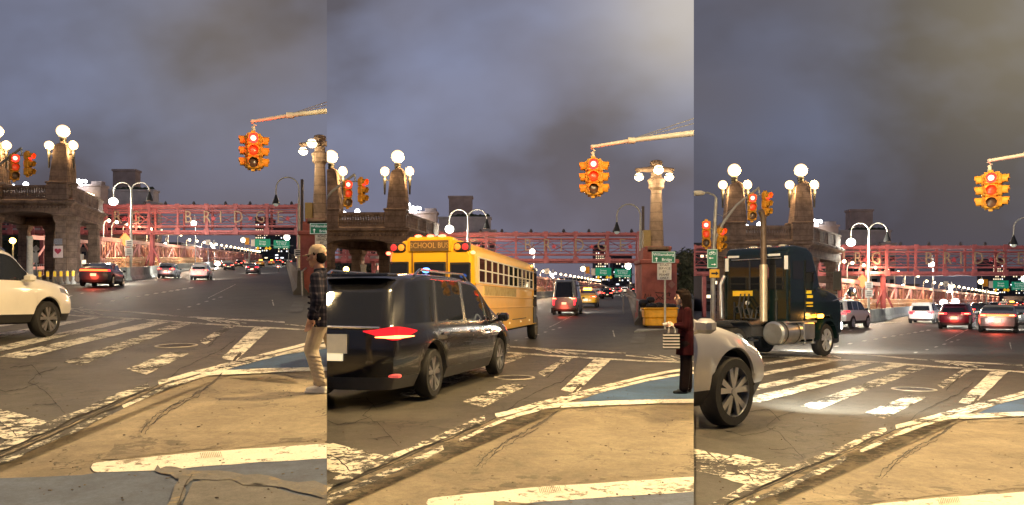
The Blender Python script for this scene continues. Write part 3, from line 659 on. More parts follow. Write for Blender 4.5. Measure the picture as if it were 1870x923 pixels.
# ------------------------------------------------------------------ signals
def signal_head(parent, loc, rz, lit=True, size=1.0, dim=False, m=yel_m):
    """three-section head facing local -y"""
    r = R(rz)
    mb = MB()
    for i in range(3): mb.box((0, 0, (1 - i) * .355), (.34, .22, .345), bev=.03)
    mb.box((0, .02, .56), (.12, .12, .08)); mb.box((0, .02, -.56), (.10, .10, .08))
    hd = mb.build('signal_head', m, parent); hd.location = loc; hd.rotation_euler = (0, 0, r); hd.scale = (size,) * 3
    mb = MB(); n = 14
    for i in range(3):
        zc = (1 - i) * .355; vs = []; fs = []
        for q, (yy, rr) in enumerate(((-.11, .155), (-.30, .15))):
            for j in range(n + 1):
                a = R(-38 + 256 * j / n); vs.append((rr * math.cos(a), yy - (0 if q == 0 else -.04 * (math.sin(a) < 0)), zc + rr * math.sin(a)))
        for j in range(n): fs.append((j, j + 1, n + 2 + j, n + 1 + j))
        mb.add(vs, fs)
    vz = mb.build('visor', m, hd, fix=False)
    sm = vz.modifiers.new('thick', 'SOLIDIFY'); sm.thickness = .012
    for i in range(3):
        zc = (1 - i) * .355; mt = (red_on if lit and i == 0 else (lens_or if (i == 1 and lit and not dim) else lens_off))
        MB().lathe([(0, -.155), (.07, -.15), (.12, -.135), (.148, -.112)], (0, 0, zc), 18, axis='y').build('lens', mt, hd, smooth=True)
    if lit and not dim:
        MB().lathe([(0, -.165), (.05, -.164), (.078, -.157)], (0, 0, .355), 16, axis='y').build('lens_core', red_hot, hd)
    return hd

def mast_signal(k):
    Y = 22; c = P(k, 462, 276, Y); foot = GY(k, 850, 20)
    t = thing('traffic_signal', 'yellow three way traffic signal lit red hanging from a long pale mast arm', 'traffic signal', k, foot, group='hanging signal clusters')
    q = lambda cx, cy, Y: tuple(P(k, cx, cy, Y) - foot)
    o = c - foot
    an = -math.atan2(c.x, c.y); ca, sa = math.cos(an), math.sin(an)
    rt = lambda x, y, z: (o.x + x * ca - y * sa, o.y + x * sa + y * ca, o.z + z); dg = math.degrees(an)
    signal_head(t, rt(0, 0, 0), dg + 4, True, 1.0)
    signal_head(t, rt(-.13, .30, .03), dg - 88, False, .92)
    signal_head(t, rt(.19, .30, .03), dg + 84, False, .92)
    MB().box(rt(.03, .30, 0), (.16, .25, 1.05), an).build('cluster_core', yel_m, t)
    mb = MB(); mb.tube([(o.x, o.y + .05, o.z + .55), (o.x, o.y + .05, o.z + .72)], .05, 8); 
    mb.tube([(o.x - .05, o.y + .05, o.z + .70), (o.x + .06, o.y + .05, o.z + .78), (o.x - .05, o.y + .05, o.z + .84), (o.x + .02, o.y + .05, o.z + .93)], .03, 6); mb.build('hanger', pale, t)
    arm = [q(463, 222, Y), q(530, 211, Y - .2), q(600, 202.5, Y - .4), q(640, 198, Y - .6), q(740, 184, Y - 1.2), q(850, 170, 20)]
    arm[0] = (o.x - .02, arm[0][1], arm[0][2])
    mb = MB(); mb.tube(arm, [.045, .06, .075, .085, .10, .12], 10); mb.lathe([(.09, -.1), (.09, .1)], arm[1], 10, axis='x'); mb.sphere(arm[0], .06, 8); mb.build('mast_arm', pale, t, smooth=True)
    mb = MB()
    for a, b in (((530, 209), (640, 172)), ((532, 209), (640, 181)),): mb.tube([q(a[0], a[1], Y - .2), q(b[0], b[1], Y - .6), q(850, b[1] - 60, 20)], .012, 5)
    mb.build('guy_wire', grey_m, t)
    top = arm[-1]; MB().tube([(0, 0, 0), (0, 0, top[2] + 2.6)], [.16, .12], 12).build('pole', pale, t)
    light('POINT', t, rt(-.02, -.60, .22), 45, (1, .06, .03), .12)

def left_signals(k):
    Y = 31; foot = GY(k, -45, Y); inv3 = lambda px, py: inv(3, px, py)
    q = lambda px, py, Y=31: P(k, *inv3(px, py), Y) - foot
    t = thing('signal_pole', 'grey corner pole with yellow signals on a bent arm and lane sign', 'signal pole', k, foot, group='corner signal poles')
    top = q(1308, 362)
    MB().tube([(0, 0, 0), (0, 0, .5), tuple(q(1302, 470)), tuple(top)], [.14, .11, .09, .06], 10).build('pole', grey_m, t, smooth=True)
    a = [q(1305, 440), q(1322, 405), q(1345, 375), q(1386, 343)]
    MB().tube([tuple(v) for v in a], [.07, .06, .05, .05], 8).build('signal_arm', grey_m, t, smooth=True)
    c = q(1373, 379); an = -math.degrees(math.atan2((c + foot).x, (c + foot).y)); signal_head(t, tuple(c), an + 12, True, 1.02)
    c2 = q(1398, 373); signal_head(t, tuple(c2), an + 55, True, .92, dim=True)
    mb = MB(); e = q(1386, 343); mb.tube([tuple(e), tuple(q(1387, 357))], .03, 6); mb.tube([tuple(q(1376, 357)), tuple(q(1400, 356))], .025, 6); mb.build('hanger', grey_m, t)
    c3 = q(1290, 428); signal_head(t, tuple(c3), an, True, 1.02); c4 = q(1316, 437); signal_head(t, tuple(c4), an + 50, True, .85, dim=True)
    MB().tube([tuple(q(1290, 415)), tuple(q(1316, 424))], .03, 6).build('bracket', grey_m, t)
    # street light on top of the pole
    ar = [top, q(1304, 357), q(1292, 352), q(1284, 353)]
    MB().tube([tuple(v) for v in ar], .04, 6).build('lamp_arm', grey_m, t)
    h = q(1275, 353); MB().sphere(tuple(h), .30, 12, sz=.38, sx=1.0, sy=.6).build('lamp_head', pale, t, smooth=True)
    mb = MB(); mb.tube([tuple(q(1304, 390)), tuple(q(1320, 395)), tuple(q(1345, 376))], .012, 4); mb.build('wire', grey_m, t)
    s1 = q(1299, 473); s = MB().box((s1.x, s1.y - .14, s1.z), (.42, .03, .78)).build('lane_sign', green_m, t)
    # white bicycle outline, arrows and border
    mb = MB(); x0, y0, z0 = s1.x, s1.y - .162, s1.z
    for dx in (-.19, .19): mb.box((x0 + dx, y0, z0), (.012, .006, .74))
    for dz in (-.365, .365): mb.box((x0, y0, z0 + dz), (.39, .006, .012))
    for dx in (-.075, .075):
        for i in range(14):
            t0, t1 = 2 * math.pi * i / 14, 2 * math.pi * (i + 1) / 14
            mb.tube([(x0 + dx + .055 * math.cos(t0), y0, z0 + .21 + .055 * math.sin(t0)), (x0 + dx + .055 * math.cos(t1), y0, z0 + .21 + .055 * math.sin(t1))], .008, 4)
    for p_ in (((-.075, .21), (-.03, .29), (.05, .29), (.075, .21)), ((-.03, .29), (.0, .21), (.05, .29))): mb.tube([(x0 + a_, y0, z0 + b_) for a_, b_ in p_], .008, 4)
    for zz, s_ in ((.02, -1), (-.24, 1)):
        mb.box((x0 + s_ * .03, y0, z0 + zz), (.14, .006, .025)); mb.add([(x0 + s_ * .15, y0, z0 + zz), (x0 + s_ * .08, y0, z0 + zz + .045), (x0 + s_ * .08, y0, z0 + zz - .045)], [(0, 1, 2)])
    mb.build('pictogram', whitetext, s)
    s2 = q(1303, 500); s = MB().box((s2.x, s2.y - .14, s2.z), (.40, .03, .34)).build('arrow_sign', yelsign, t)
    mb = MB(); mb.box((s2.x - .03, s2.y - .165, s2.z), (.20, .01, .07)); mb.prism([(s2.x + .05, s2.z + .09), (s2.x + .16, s2.z), (s2.x + .05, s2.z - .09)], s2.y - .17, s2.y - .16); mb.build('arrow', ink, s)

# ------------------------------------------------------------------ curved street lights
def twin_lamp(k):
    Y = 74; foot = GY(k, 239, Y); q = lambda cx, cy: P(k, cx, cy, Y) - foot
    t = thing('twin_arm_street_lamp', 'pale twin arm street lamp, its left head lit and right dark', 'street lamp', k, foot, group='twin arm street lamps')
    top = q(240, 345); MB().tube([(0, 0, 0), tuple(top)], [.14, .08], 8).build('pole', pale, t)
    for s, xe, ye in ((-1, 207, 362), (1, 273, 350)):
        pts = []; ex = q(xe, ye); n = 12; hw = abs(ex.x - top.x) / 2; cx = (ex.x + top.x) / 2; zc = q(0, 350).z
        for i in range(n + 1): a = math.pi * i / n; pts.append((cx - s * hw * math.cos(a), top.y, zc + math.sin(a) * 1.0 * hw))
        pts = [(top.x, top.y, q(0, 360).z)] + pts + [(ex.x, ex.y, ex.z)]
        MB().tube(pts, .06, 6).build('arm', pale, t, smooth=True)
        if s < 0:
            MB().sphere((ex.x, ex.y, ex.z - .35), .42, 16, sz=.9).build('lit_globe', lampw, t, smooth=True); light('POINT', t, (ex.x, ex.y - .6, ex.z - .9), (3800 if k == 3 else 2000), (1, .93, .78), .3)
        else: MB().lathe([(.06, 0), (.12, -.2), (.30, -.75), (.34, -.95), (.0, -1.0)], tuple(ex), 12).build('lamp_shade', blackp, t, smooth=True)
    s = q(238, 455); 
    for dz, hh in ((0, .9), (.85, .75)):
        b = MB().box((s.x, s.y - .2, s.z + dz - .3), (.72, .04, hh * .85)).build('plate_sign', white_m, t)
        mb = MB()
        for r_ in range(3): mb.box((s.x, s.y - .225, s.z + dz - .12 - r_ * .19), (.46, .006, .06))
        mb.build('lettering', ink, b)

def hoop_lamp(k):
    Y = 50; foot = GY(k, 545, Y); q = lambda cx, cy: P(k, cx, cy, Y) - foot
    t = thing('hoop_street_lamp', 'tall thin hooped street lamp with a dark bell shade over the road', 'street lamp', k, foot, group='hooped street lamps')
    zc = q(0, 345).z; hw = abs(q(546, 0).x - q(504, 0).x) / 2; cx = q(525, 0).x; n = 14; pts = [(0, 0, 0), (q(546, 0).x, 0, q(0, 380).z)]
    for i in range(n + 1): a = math.pi * i / n; pts.append((cx + hw * math.cos(a), 0, zc + math.sin(a) * hw))
    pts.append((cx - hw, 0, q(0, 356).z))
    MB().tube(pts, [.11, .09] + [.045] * (n + 2), 8).build('pole', pale, t, smooth=True)
    MB().lathe([(.05, 0), (.1, -.15), (.22, -.5), (.26, -.62)], (cx - hw, 0, q(0, 356).z), 12).build('lamp_shade', blackp, t, smooth=True)
    MB().sphere((cx - hw, 0, q(0, 356).z - .62), .18, 10).build('bulb', mat('dim_bulb', (.5, .55, .5), .2, var=0, emi=.25), t)
    mb = MB(); mb.box((q(551, 0).x, .1, q(0, 420).z / 1), (.16, .16, q(0, 330).z - q(0, 515).z)); mb.build('utility_post', mat('dark_post', (.10, .075, .07), .6, var=.2), t)
    if k != 3:
        s = q(545, 462); b = MB().box((s.x, -.12, s.z), (.50, .03, .46)).build('rule_sign', white_m, t); [MB().box((s.x, -.137, s.z + dz), (.34 - abs(dz) * .3, .006, .07)).build('lettering', ink, b) for dz in (-.13, 0, .13)]

def far_lamps(k):
    for cx, cy, Y, r, e in ((354, 408, 110, .40, 1), (389, 450, 160, .38, 1), (524, 434, 190, .75, 1), (444, 439, 190, .6, 0), (302, 447, 120, .3, 1), (403, 483, 150, .0, 0)):
        if r == 0: continue
        foot = GY(k, cx + 3, Y); p = P(k, cx, cy, Y) - foot
        t = thing('distant_street_lamp', ['amber', 'white'][e] + ' far street lamp %s' % {354: 'by the letter B of the gantry', 389: 'just above the red truss', 524: 'beside the green road signs', 444: 'left of the green signs', 302: 'over the left end of the red truss'}[cx], 'street lamp', k, foot, group='far street lamps')
        MB().tube([(0, 0, 0), (0, 0, p.z + .8), (p.x * .5, 0, p.z + 1.3), (p.x, 0, p.z + .5)], .07, 6).build('pole', grey_m, t)
        MB().sphere(tuple(p), r, 12).build('lit_head', lampw if e else lampy, t, smooth=True)
        if cx in (354, 524, 389): light('POINT', t, (p.x, p.y - .8, p.z - .8), 3000 if cx != 354 else 1500, (1, .92, .78), .3)

# ------------------------------------------------------------------ red pier with the stone lamp column
def pier(k):
    Y = 42; foot = GY(k, 580, Y); q = lambda px, py: P(k, *inv(2, px, py), Y) - foot
    t = thing('lamp_column', 'pale stone lamp column with three lit bowls on a red painted pier with graffiti', 'lamp column', k, foot, group='stone lamp columns')
    x0 = q(1172, 0).x; x1 = q(1236, 0).x; xc = q(1203, 0).x; z = lambda py: q(0, py).z
    mb = MB(); mb.box(((x0 + x1) / 2, .9, z(535)), (x1 - x0, 1.8, z(480) - z(590))); pr = mb.build('pier', redwall, t)
    mb = MB(); mb.box(((x0 + x1) / 2, .9, z(478)), (x1 - x0 + .25, 2.05, .25), bev=.05); mb.box(((x0 + x1) / 2 - .1, .9, z(466)), ((x1 - x0) * .80, 1.5, .62)); mb.box(((x0 + x1) / 2, .9, z(453)), ((x1 - x0) * .72 + .1, 1.4, .22), bev=.05)
    mb.box(((x0 + x1) / 2, .9, z(590) + .3), (x1 - x0 + .12, 1.95, .5)); mb.build('pier_moulding', redwall, pr)
    MB().box((q(1184, 0).x, .6, z(435)), (.40, .5, .95)).build('control_box', mat('ochre_box', (.33, .23, .09), .6, var=.2), t)
    mb = MB(); mb.tube([(xc, .7, z(456)), (xc, .7, z(452)), (xc, .7, z(345))], [.50, .43, .30], 12); mb.box((xc, .7, z(455)), (1.15, 1.1, .3)); mb.build('shaft', stone, t, smooth=True)
    mb = MB(); mb.lathe([(.30, z(345)), (.42, z(340)), (.42, z(332)), (.5, z(326)), (.30, z(320)), (.30, z(312))], (xc, .7, 0), 14)
    for s in (-1, 1): mb.box((xc + s * .34, .7, z(333)), (.12, .3, .5))
    mb.lathe([(.22, z(300)), (.36, z(296)), (.34, z(291)), (.2, z(289))], (xc, .7, 0), 12)
    a0 = q(1169, 0).x; a1 = q(1231, 0).x
    mb.tube([(a0 - .15, .7, z(306)), (xc - .5, .7, z(306)), (xc, .7, z(303)), (xc + .5, .7, z(306)), (a1 + .15, .7, z(306))], [.08, .15, .22, .15, .08], 8)
    mb.tube([(xc, .7, z(306)), (xc, -.5, z(306))], [.15, .08], 8)
    for px in (a0, a1): mb.tube([(px, .7, z(306)), (px, .7, z(313))], .10, 8)
    mb.build('capital', stone, t)
    for px, yy, py, r in ((1171, .7, 319, .27), (1199, -.55, 313, .29), (1227, .7, 319, .27)):
        p = q(px, py); MB().lathe([(r * .6, .14), (r, .05), (r * 1.02, 0)], (p.x, yy, p.z), 14).build('lamp_cap', mat('bronze_dark', (.05, .045, .035), .5, .6, var=.2), t)
        MB().sphere((p.x, yy, p.z - .02), r * .95, 16, sz=.85).build('lamp_bowl', lampy, t, smooth=True)
        light('POINT', t, (p.x, yy - .45, p.z - .45), 110, (1, .80, .45), .25)
    if k == 2:   # graffiti strokes
        mb = MB(); zz = z(548)
        gr = [[(-.45, .1), (-.40, .35), (-.30, .0), (-.22, .33), (-.15, .05), (-.08, .3)], [(-.5, -.02), (-.1, -.06)], [(.2, .3), (.45, 0), (.6, .28)], [(.2, 0), (.4, .18), (.62, .02)], [(.66, .3), (.95, .25), (.75, .1), (1.0, .02)], [(.9, .45), (.95, .2)], [(.15, .4), (1.0, .36)]]
        for l in gr: mb.tube([(xc - .35 + a, -.012, zz + b) for a, b in l], .022, 4)
        mb.build('graffiti', ink, pr)
        MB().prism([(.45 + x0 + 1.0 - .0, z(520)), (x0 + 1.65, z(512)), (x0 + 1.85, z(520)), (x0 + 1.65, z(528))], -.02, -.006).build('faded_diamond', mat('faded_diamond', (.42, .2, .16), .8, var=.2), pr)
    # the two signs in front
    Ys = 37; f2 = GY(k, *( (inv(2, 1215, 0)[0]),), Ys); w = lambda px, py: P(k, *inv(2, px, py), Ys) - f2
    t = thing('direction_sign_post', 'green Williamsburg Bridge arrow sign above a white road service sign on one post', 'road sign', k, f2, group='bridge direction signs')
    MB().tube([(0, .08, 0), (0, .08, w(0, 462).z)], .05, 8).build('post', pale, t)
    p = w(1211.5, 470); ww = w(1233, 0).x - w(1190, 0).x; hh = w(0, 460).z - w(0, 481).z
    s = MB().box((p.x, -.02, p.z), (ww, .03, hh), bev=.006).build('green_sign', green_m, t)
    mb = MB(); b_ = .018
    for dz in (-hh / 2 + .03, hh / 2 - .03): mb.box((p.x, -.04, p.z + dz), (ww - .05, .005, b_))
    for dx in (-ww / 2 + .03, ww / 2 - .03): mb.box((p.x + dx, -.04, p.z), (b_, .005, hh - .05))
    mb.box((p.x - ww * .30, -.04, p.z - hh * .22), (.04, .005, .17)); mb.prism([(p.x - ww * .30 - .075, p.z - hh * .14), (p.x - ww * .30, p.z), (p.x - ww * .30 + .075, p.z - hh * .14)], -.043, -.038)
    mb.build('border_and_arrow', whitetext, s)
    text('Williamsburg', .19, whitetext, s, (p.x, -.042, p.z + hh * .22)); text('Bridge', .19, whitetext, s, (p.x + ww * .14, -.042, p.z - hh * .22))
    p = w(1213, 496.5); ww = w(1226, 0).x - w(1200, 0).x; hh = w(0, 482).z - w(0, 512).z
    s = MB().box((p.x, -.02, p.z), (ww, .03, hh), bev=.004).build('service_sign', white_m, t); text('ROAD\nSERVICE\nBY\nPERMIT\nONLY', .155, ink, s, (p.x, -.04, p.z), spacing=1.12)
    if k == 2:
        for i, (px, wd, lab) in enumerate(((1193, 1.12, 'yellow plastic bin with black bag beside the dark barrier'), (1220, .90, 'yellow plastic bin just behind the direction sign post'))):
            f3 = GY(k, inv(2, px, 0)[0], 38.5 + i * .4); bn = thing('yellow_bin', lab, 'bin', k, f3, group='yellow bins by the pier')
            mb = MB(); ym = mat('bin_yellow', (.85, .42, .015), .45, var=.15)
            mb.box((0, 0, .10 + .2), (wd * .85, .7, .38), bev=.04); mb.box((0, 0, .72), (wd * .92, .76, .44), bev=.05); mb.box((0, 0, .98), (wd, .82, .08), bev=.02)
            mb.box((-wd * .2, -.38, .5), (.05, .04, .7)); mb.build('tub', ym, bn)
            mb = MB(); random.seed(i)
            for j in range(5): mb.sphere((random.uniform(-.35, .35) * wd, random.uniform(-.2, .2), 1.04 + random.uniform(0, .08)), .17 + random.uniform(0, .1), 9, sz=.6 + .2 * (1 - i))
            mb.build('bin_bag', bagm, bn)
        f3 = GY(k, inv(2, 1180, 0)[0], 39.5); bg_ = MB(); random.seed(4)
        for j in range(6): bg_.sphere((random.uniform(-.3, .3), random.uniform(-.2, .2), 1.1 + random.uniform(0, .35)), .25, 9, sz=.8)
        bg_.sphere((0, 0, .6), .38, 10, sz=1.7)
        o = bg_.build('garbage_bag', bagm); o.location = f3; tag(o, 'heap of black garbage bags against the end of the dark barrier', 'bag', k)

# ------------------------------------------------------------------ overhead signs, buildings, trees, small roadside things
def road_signs(k):
    Y = 175; foot = GY(k, 478, Y); q = lambda cx, cy: P(k, cx, cy, Y) - foot; x = lambda c: q(c, 0).x; z = lambda c: q(0, c).z
    t = thing('overhead_road_signs', 'two green overhead road signs on a far gantry above the traffic', 'road sign', k, foot, group='overhead road signs')
    MB().tube([(x(455), 0, 0), (x(455), 0, z(452))], .22, 6).build('post', grey_m, t); MB().tube([(x(455), .1, z(447)), (x(535), .1, z(449))], .14, 6).build('beam', grey_m, t)
    for a, b, c, d, tx in ((466, 494, 437, 451, 'Street\nBridge'), (500, 529, 439, 454, 'Broadway\n1/2 MILE\nLower Island')):
        s = MB().box(((x(a) + x(b)) / 2, -.1, (z(c) + z(d)) / 2), (x(b) - x(a), .1, z(c) - z(d))).build('green_panel', mat('lit_sign_green', (.01, .25, .13), .5, var=0, emi=.22, emc=(.01, .5, .28)), t)
        text(tx, .62, whitetext, s, ((x(a) + x(b)) / 2, -.17, (z(c) + z(d)) / 2))
    MB().box((x(462), -.1, z(444)), (.9, .1, 1.6)).build('white_panel', white_m, t)
    mb = MB()
    for c in (471, 487, 493):
        cc = x(c); zz = z(454); mb.prism([(cc - .42, zz), (cc, zz + .42), (cc + .42, zz), (cc, zz - .42)], -.2, -.15)
    mb.build('diamond_panel', mat('diamond_yellow', (.8, .45, .02), .5, var=0, emi=.6), t)
    # yellow signal over the road
    s = MB().box((x(452), -.2, z(441)), (.9, .3, 1.6)).build('far_signal', yel_m, t)

def facade(k, name, label, cx0, cx1, ctop, Y, depth, m, rows, colsn, lit=.2, wm=None, seed=0, ww=.55, wh=.45, roof=None, group='buildings beyond the bridge'):
    a = GY(k, cx0, Y); b = GY(k, cx1, Y); ht = P(k, cx0, ctop, Y).z - a.z; w = b.x - a.x
    t = thing(name, label, 'building', k, a, group=group)
    mb = MB(); mb.box((w / 2, depth / 2, ht / 2 - 1), (w, depth, ht + 2)); mb.box((w / 2, depth / 2, ht + .15), (w + .5, depth + .5, .3 + ht * .01)); mb.build('wall', m, t)
    rnd = random.Random(seed); z0 = ht * .12; cw = w / colsn; ch = (ht * .86 - z0) / rows
    lm = mat('lit_window', (1, .85, .6), .4, var=0, emi=1.6, emc=(1, .78, .5)); lm2 = mat('lit_window_cool', (1, 1, 1), .4, var=0, emi=1.8, emc=(.9, .92, 1)); dm = wm or mat('dark_window', (.03, .03, .035), .1, var=0)
    for r in range(rows):
        for c in range(colsn):
            o = MB().box((cw * (c + .5), -.03, z0 + ch * (r + .5)), (cw * ww, .1, ch * wh)).build('window', (lm if rnd.random() < .6 else lm2) if rnd.random() < lit else dm, t)
    if roof:
        mb = MB()
        for (u, v, hh) in roof: mb.box((w * u, depth / 2, ht + hh / 2), (w * v, depth * .5, hh))
        mb.build('roof_hut', m, t)
    return t, w, ht

def buildings(k):
    bw = mat('dark_brown_brick', (.36, .28, .26), .85, var=.25, scale=.3); bg = mat('grey_concrete_facade', (.42, .38, .38), .8, var=.25, scale=.3); bd = mat('dark_facade', (.055, .052, .06), .8, var=.3, scale=.2)
    brn = mat('brown_brick_low', (.20, .14, .11), .85, var=.3, scale=.5)
    facade(k, 'tower_block', 'windowless brown brick tower block rising behind the lower grey building', 206, 247, 312, 210, 3, bw, 1, 2, 0, seed=3, ww=.12, wh=.3)
    t, w, ht = facade(k, 'office_building', 'long grey building with banded windows and rooftop shrubs behind the twin lamp', 188, 280, 349, 195, 3, bg, 5, 4, .02, seed=4, ww=.92, wh=.42)
    mb = MB(); rnd = random.Random(3)
    for i in range(26): mb.sphere((w * (.22 + .75 * i / 26), 1, ht + .4), rnd.uniform(.4, .8), 6, sz=rnd.uniform(.8, 1.5))
    mb.build('rooftop_shrub', leafd, t)
    facade(k, 'low_building', 'small grey wing stepping down at the right of the banded building', 262, 289, 372, 190, 2, bg, 4, 2, .2, seed=14, ww=.6)
    t, w, ht = facade(k, 'brown_building', 'dark brown building with white rooftop floodlights behind the gateway', 128, 184, 340, 170, 3, bw, 5, 5, .1, seed=5, roof=[(.8, .35, 1.2)])
    for i, (cx, cy) in enumerate(((133, 325), (134, 333), (142, 331), (150, 330), (154, 331), (146, 337))):
        p = P(k, cx, cy, 168) - t.location; MB().sphere((p.x, -1.5, p.z), .55 if i < 3 else .35, 8).build('floodlight', fgm, t)
    mb = MB()
    for i in range(9): p = P(k, 153 + i * 1.8, 351 + i * .7, 168) - t.location; mb.sphere((p.x, -1.2, p.z), .22, 6)
    mb.build('string_light', lampy, t)
    # left of the pylon, seen between gateway lamps
    t, w, ht = facade(k, 'left_building', 'dark building with two white roof lights left of the gateway pylon', 10, 92, 352, 175, 14, bw, 4, 6, .1, seed=6)
    for cx, cy in ((18, 340), (42, 336)): p = P(k, cx, cy, 172) - t.location; MB().sphere((p.x, -2, p.z), .6, 8).build('floodlight', fgm, t)
    facade(k, 'far_building', 'dim building with small lit windows left of the gateway', -110, -20, 372, 190, 14, bd, 7, 9, .25, seed=16)
    facade(k, 'apartment_building', 'low brown apartment house with lit windows behind the red truss', 120, 240, 432, 118, 9, brn, 3, 9, .35, seed=7)
    facade(k, 'apartment_building', 'low dark apartment house with few lit windows under the gantry', 240, 330, 446, 150, 9, bd, 2, 8, .3, seed=8)
    facade(k, 'apartment_building', 'dim apartment house seen through the gateway columns', -60, 118, 425, 125, 9, bd, 4, 12, .16, seed=9)
    facade(k, 'high_rise', 'dark high rise with clustered warm lit windows left of the green signs', 466, 489, 398, 600, 20, bd, 12, 6, .62, seed=10, ww=.5)
    facade(k, 'high_rise', 'dark high rise edged by columns of lights above the green signs', 497, 531, 414, 640, 20, bd, 9, 7, .35, seed=11, ww=.4)
    for i, (a, b, c, Y) in enumerate(((330, 400, 458, 420), (400, 452, 456, 460), (452, 520, 462, 480), (532, 575, 466, 300), (575, 700, 470, 260))):
        facade(k, 'skyline_building', ['faint low skyline block behind the walkway lamps', 'faint low block left of the far signal', 'low dark block behind the far traffic', 'low block right of the far barrier', 'low dark block far behind the stone lamp column'][i], a, b, c, Y, 15, bd, 2, 7, .4, seed=20 + i)

def tree(k, cx, Y, hh, wd, label, seed=0, n=1500):
    foot = GY(k, cx, Y); t = thing('tree', label, 'tree', k, foot, group='dark trees by the roadway'); rnd = random.Random(seed)
    mb = MB(); mb.tube([(0, 0, 0), (.1, 0, hh * .3), (-.1, .1, hh * .55)], [.22, .16, .08], 8)
    for i in range(7):
        a = rnd.uniform(0, 6.28); mb.tube([(0, 0, hh * .35), (math.cos(a) * wd * .25, math.sin(a) * wd * .25, hh * .6), (math.cos(a) * wd * .42, math.sin(a) * wd * .42, hh * .8)], [.1, .06, .02], 5)
    mb.build('trunk', bark, t)
    mb = MB(); cl = [(rnd.gauss(0, wd * .22), rnd.gauss(0, wd * .2), hh * rnd.uniform(.3, .95)) for _ in range(22)]
    for i in range(n):
        c = rnd.choice(cl); d = Vector((rnd.gauss(0, 1), rnd.gauss(0, 1), rnd.gauss(0, 1))).normalized() * rnd.uniform(.3, 1) * wd * .17; s = rnd.uniform(.1, .22)
        p = Vector(c) + d; a = Vector((rnd.uniform(-1, 1), rnd.uniform(-1, 1), rnd.uniform(-1, 1))).normalized() * s; b = a.orthogonal().normalized() * s * .6
        mb.quad(p - a, p - b, p + a, p + b)
    mb.build('crown', leafd, t, fix=False)

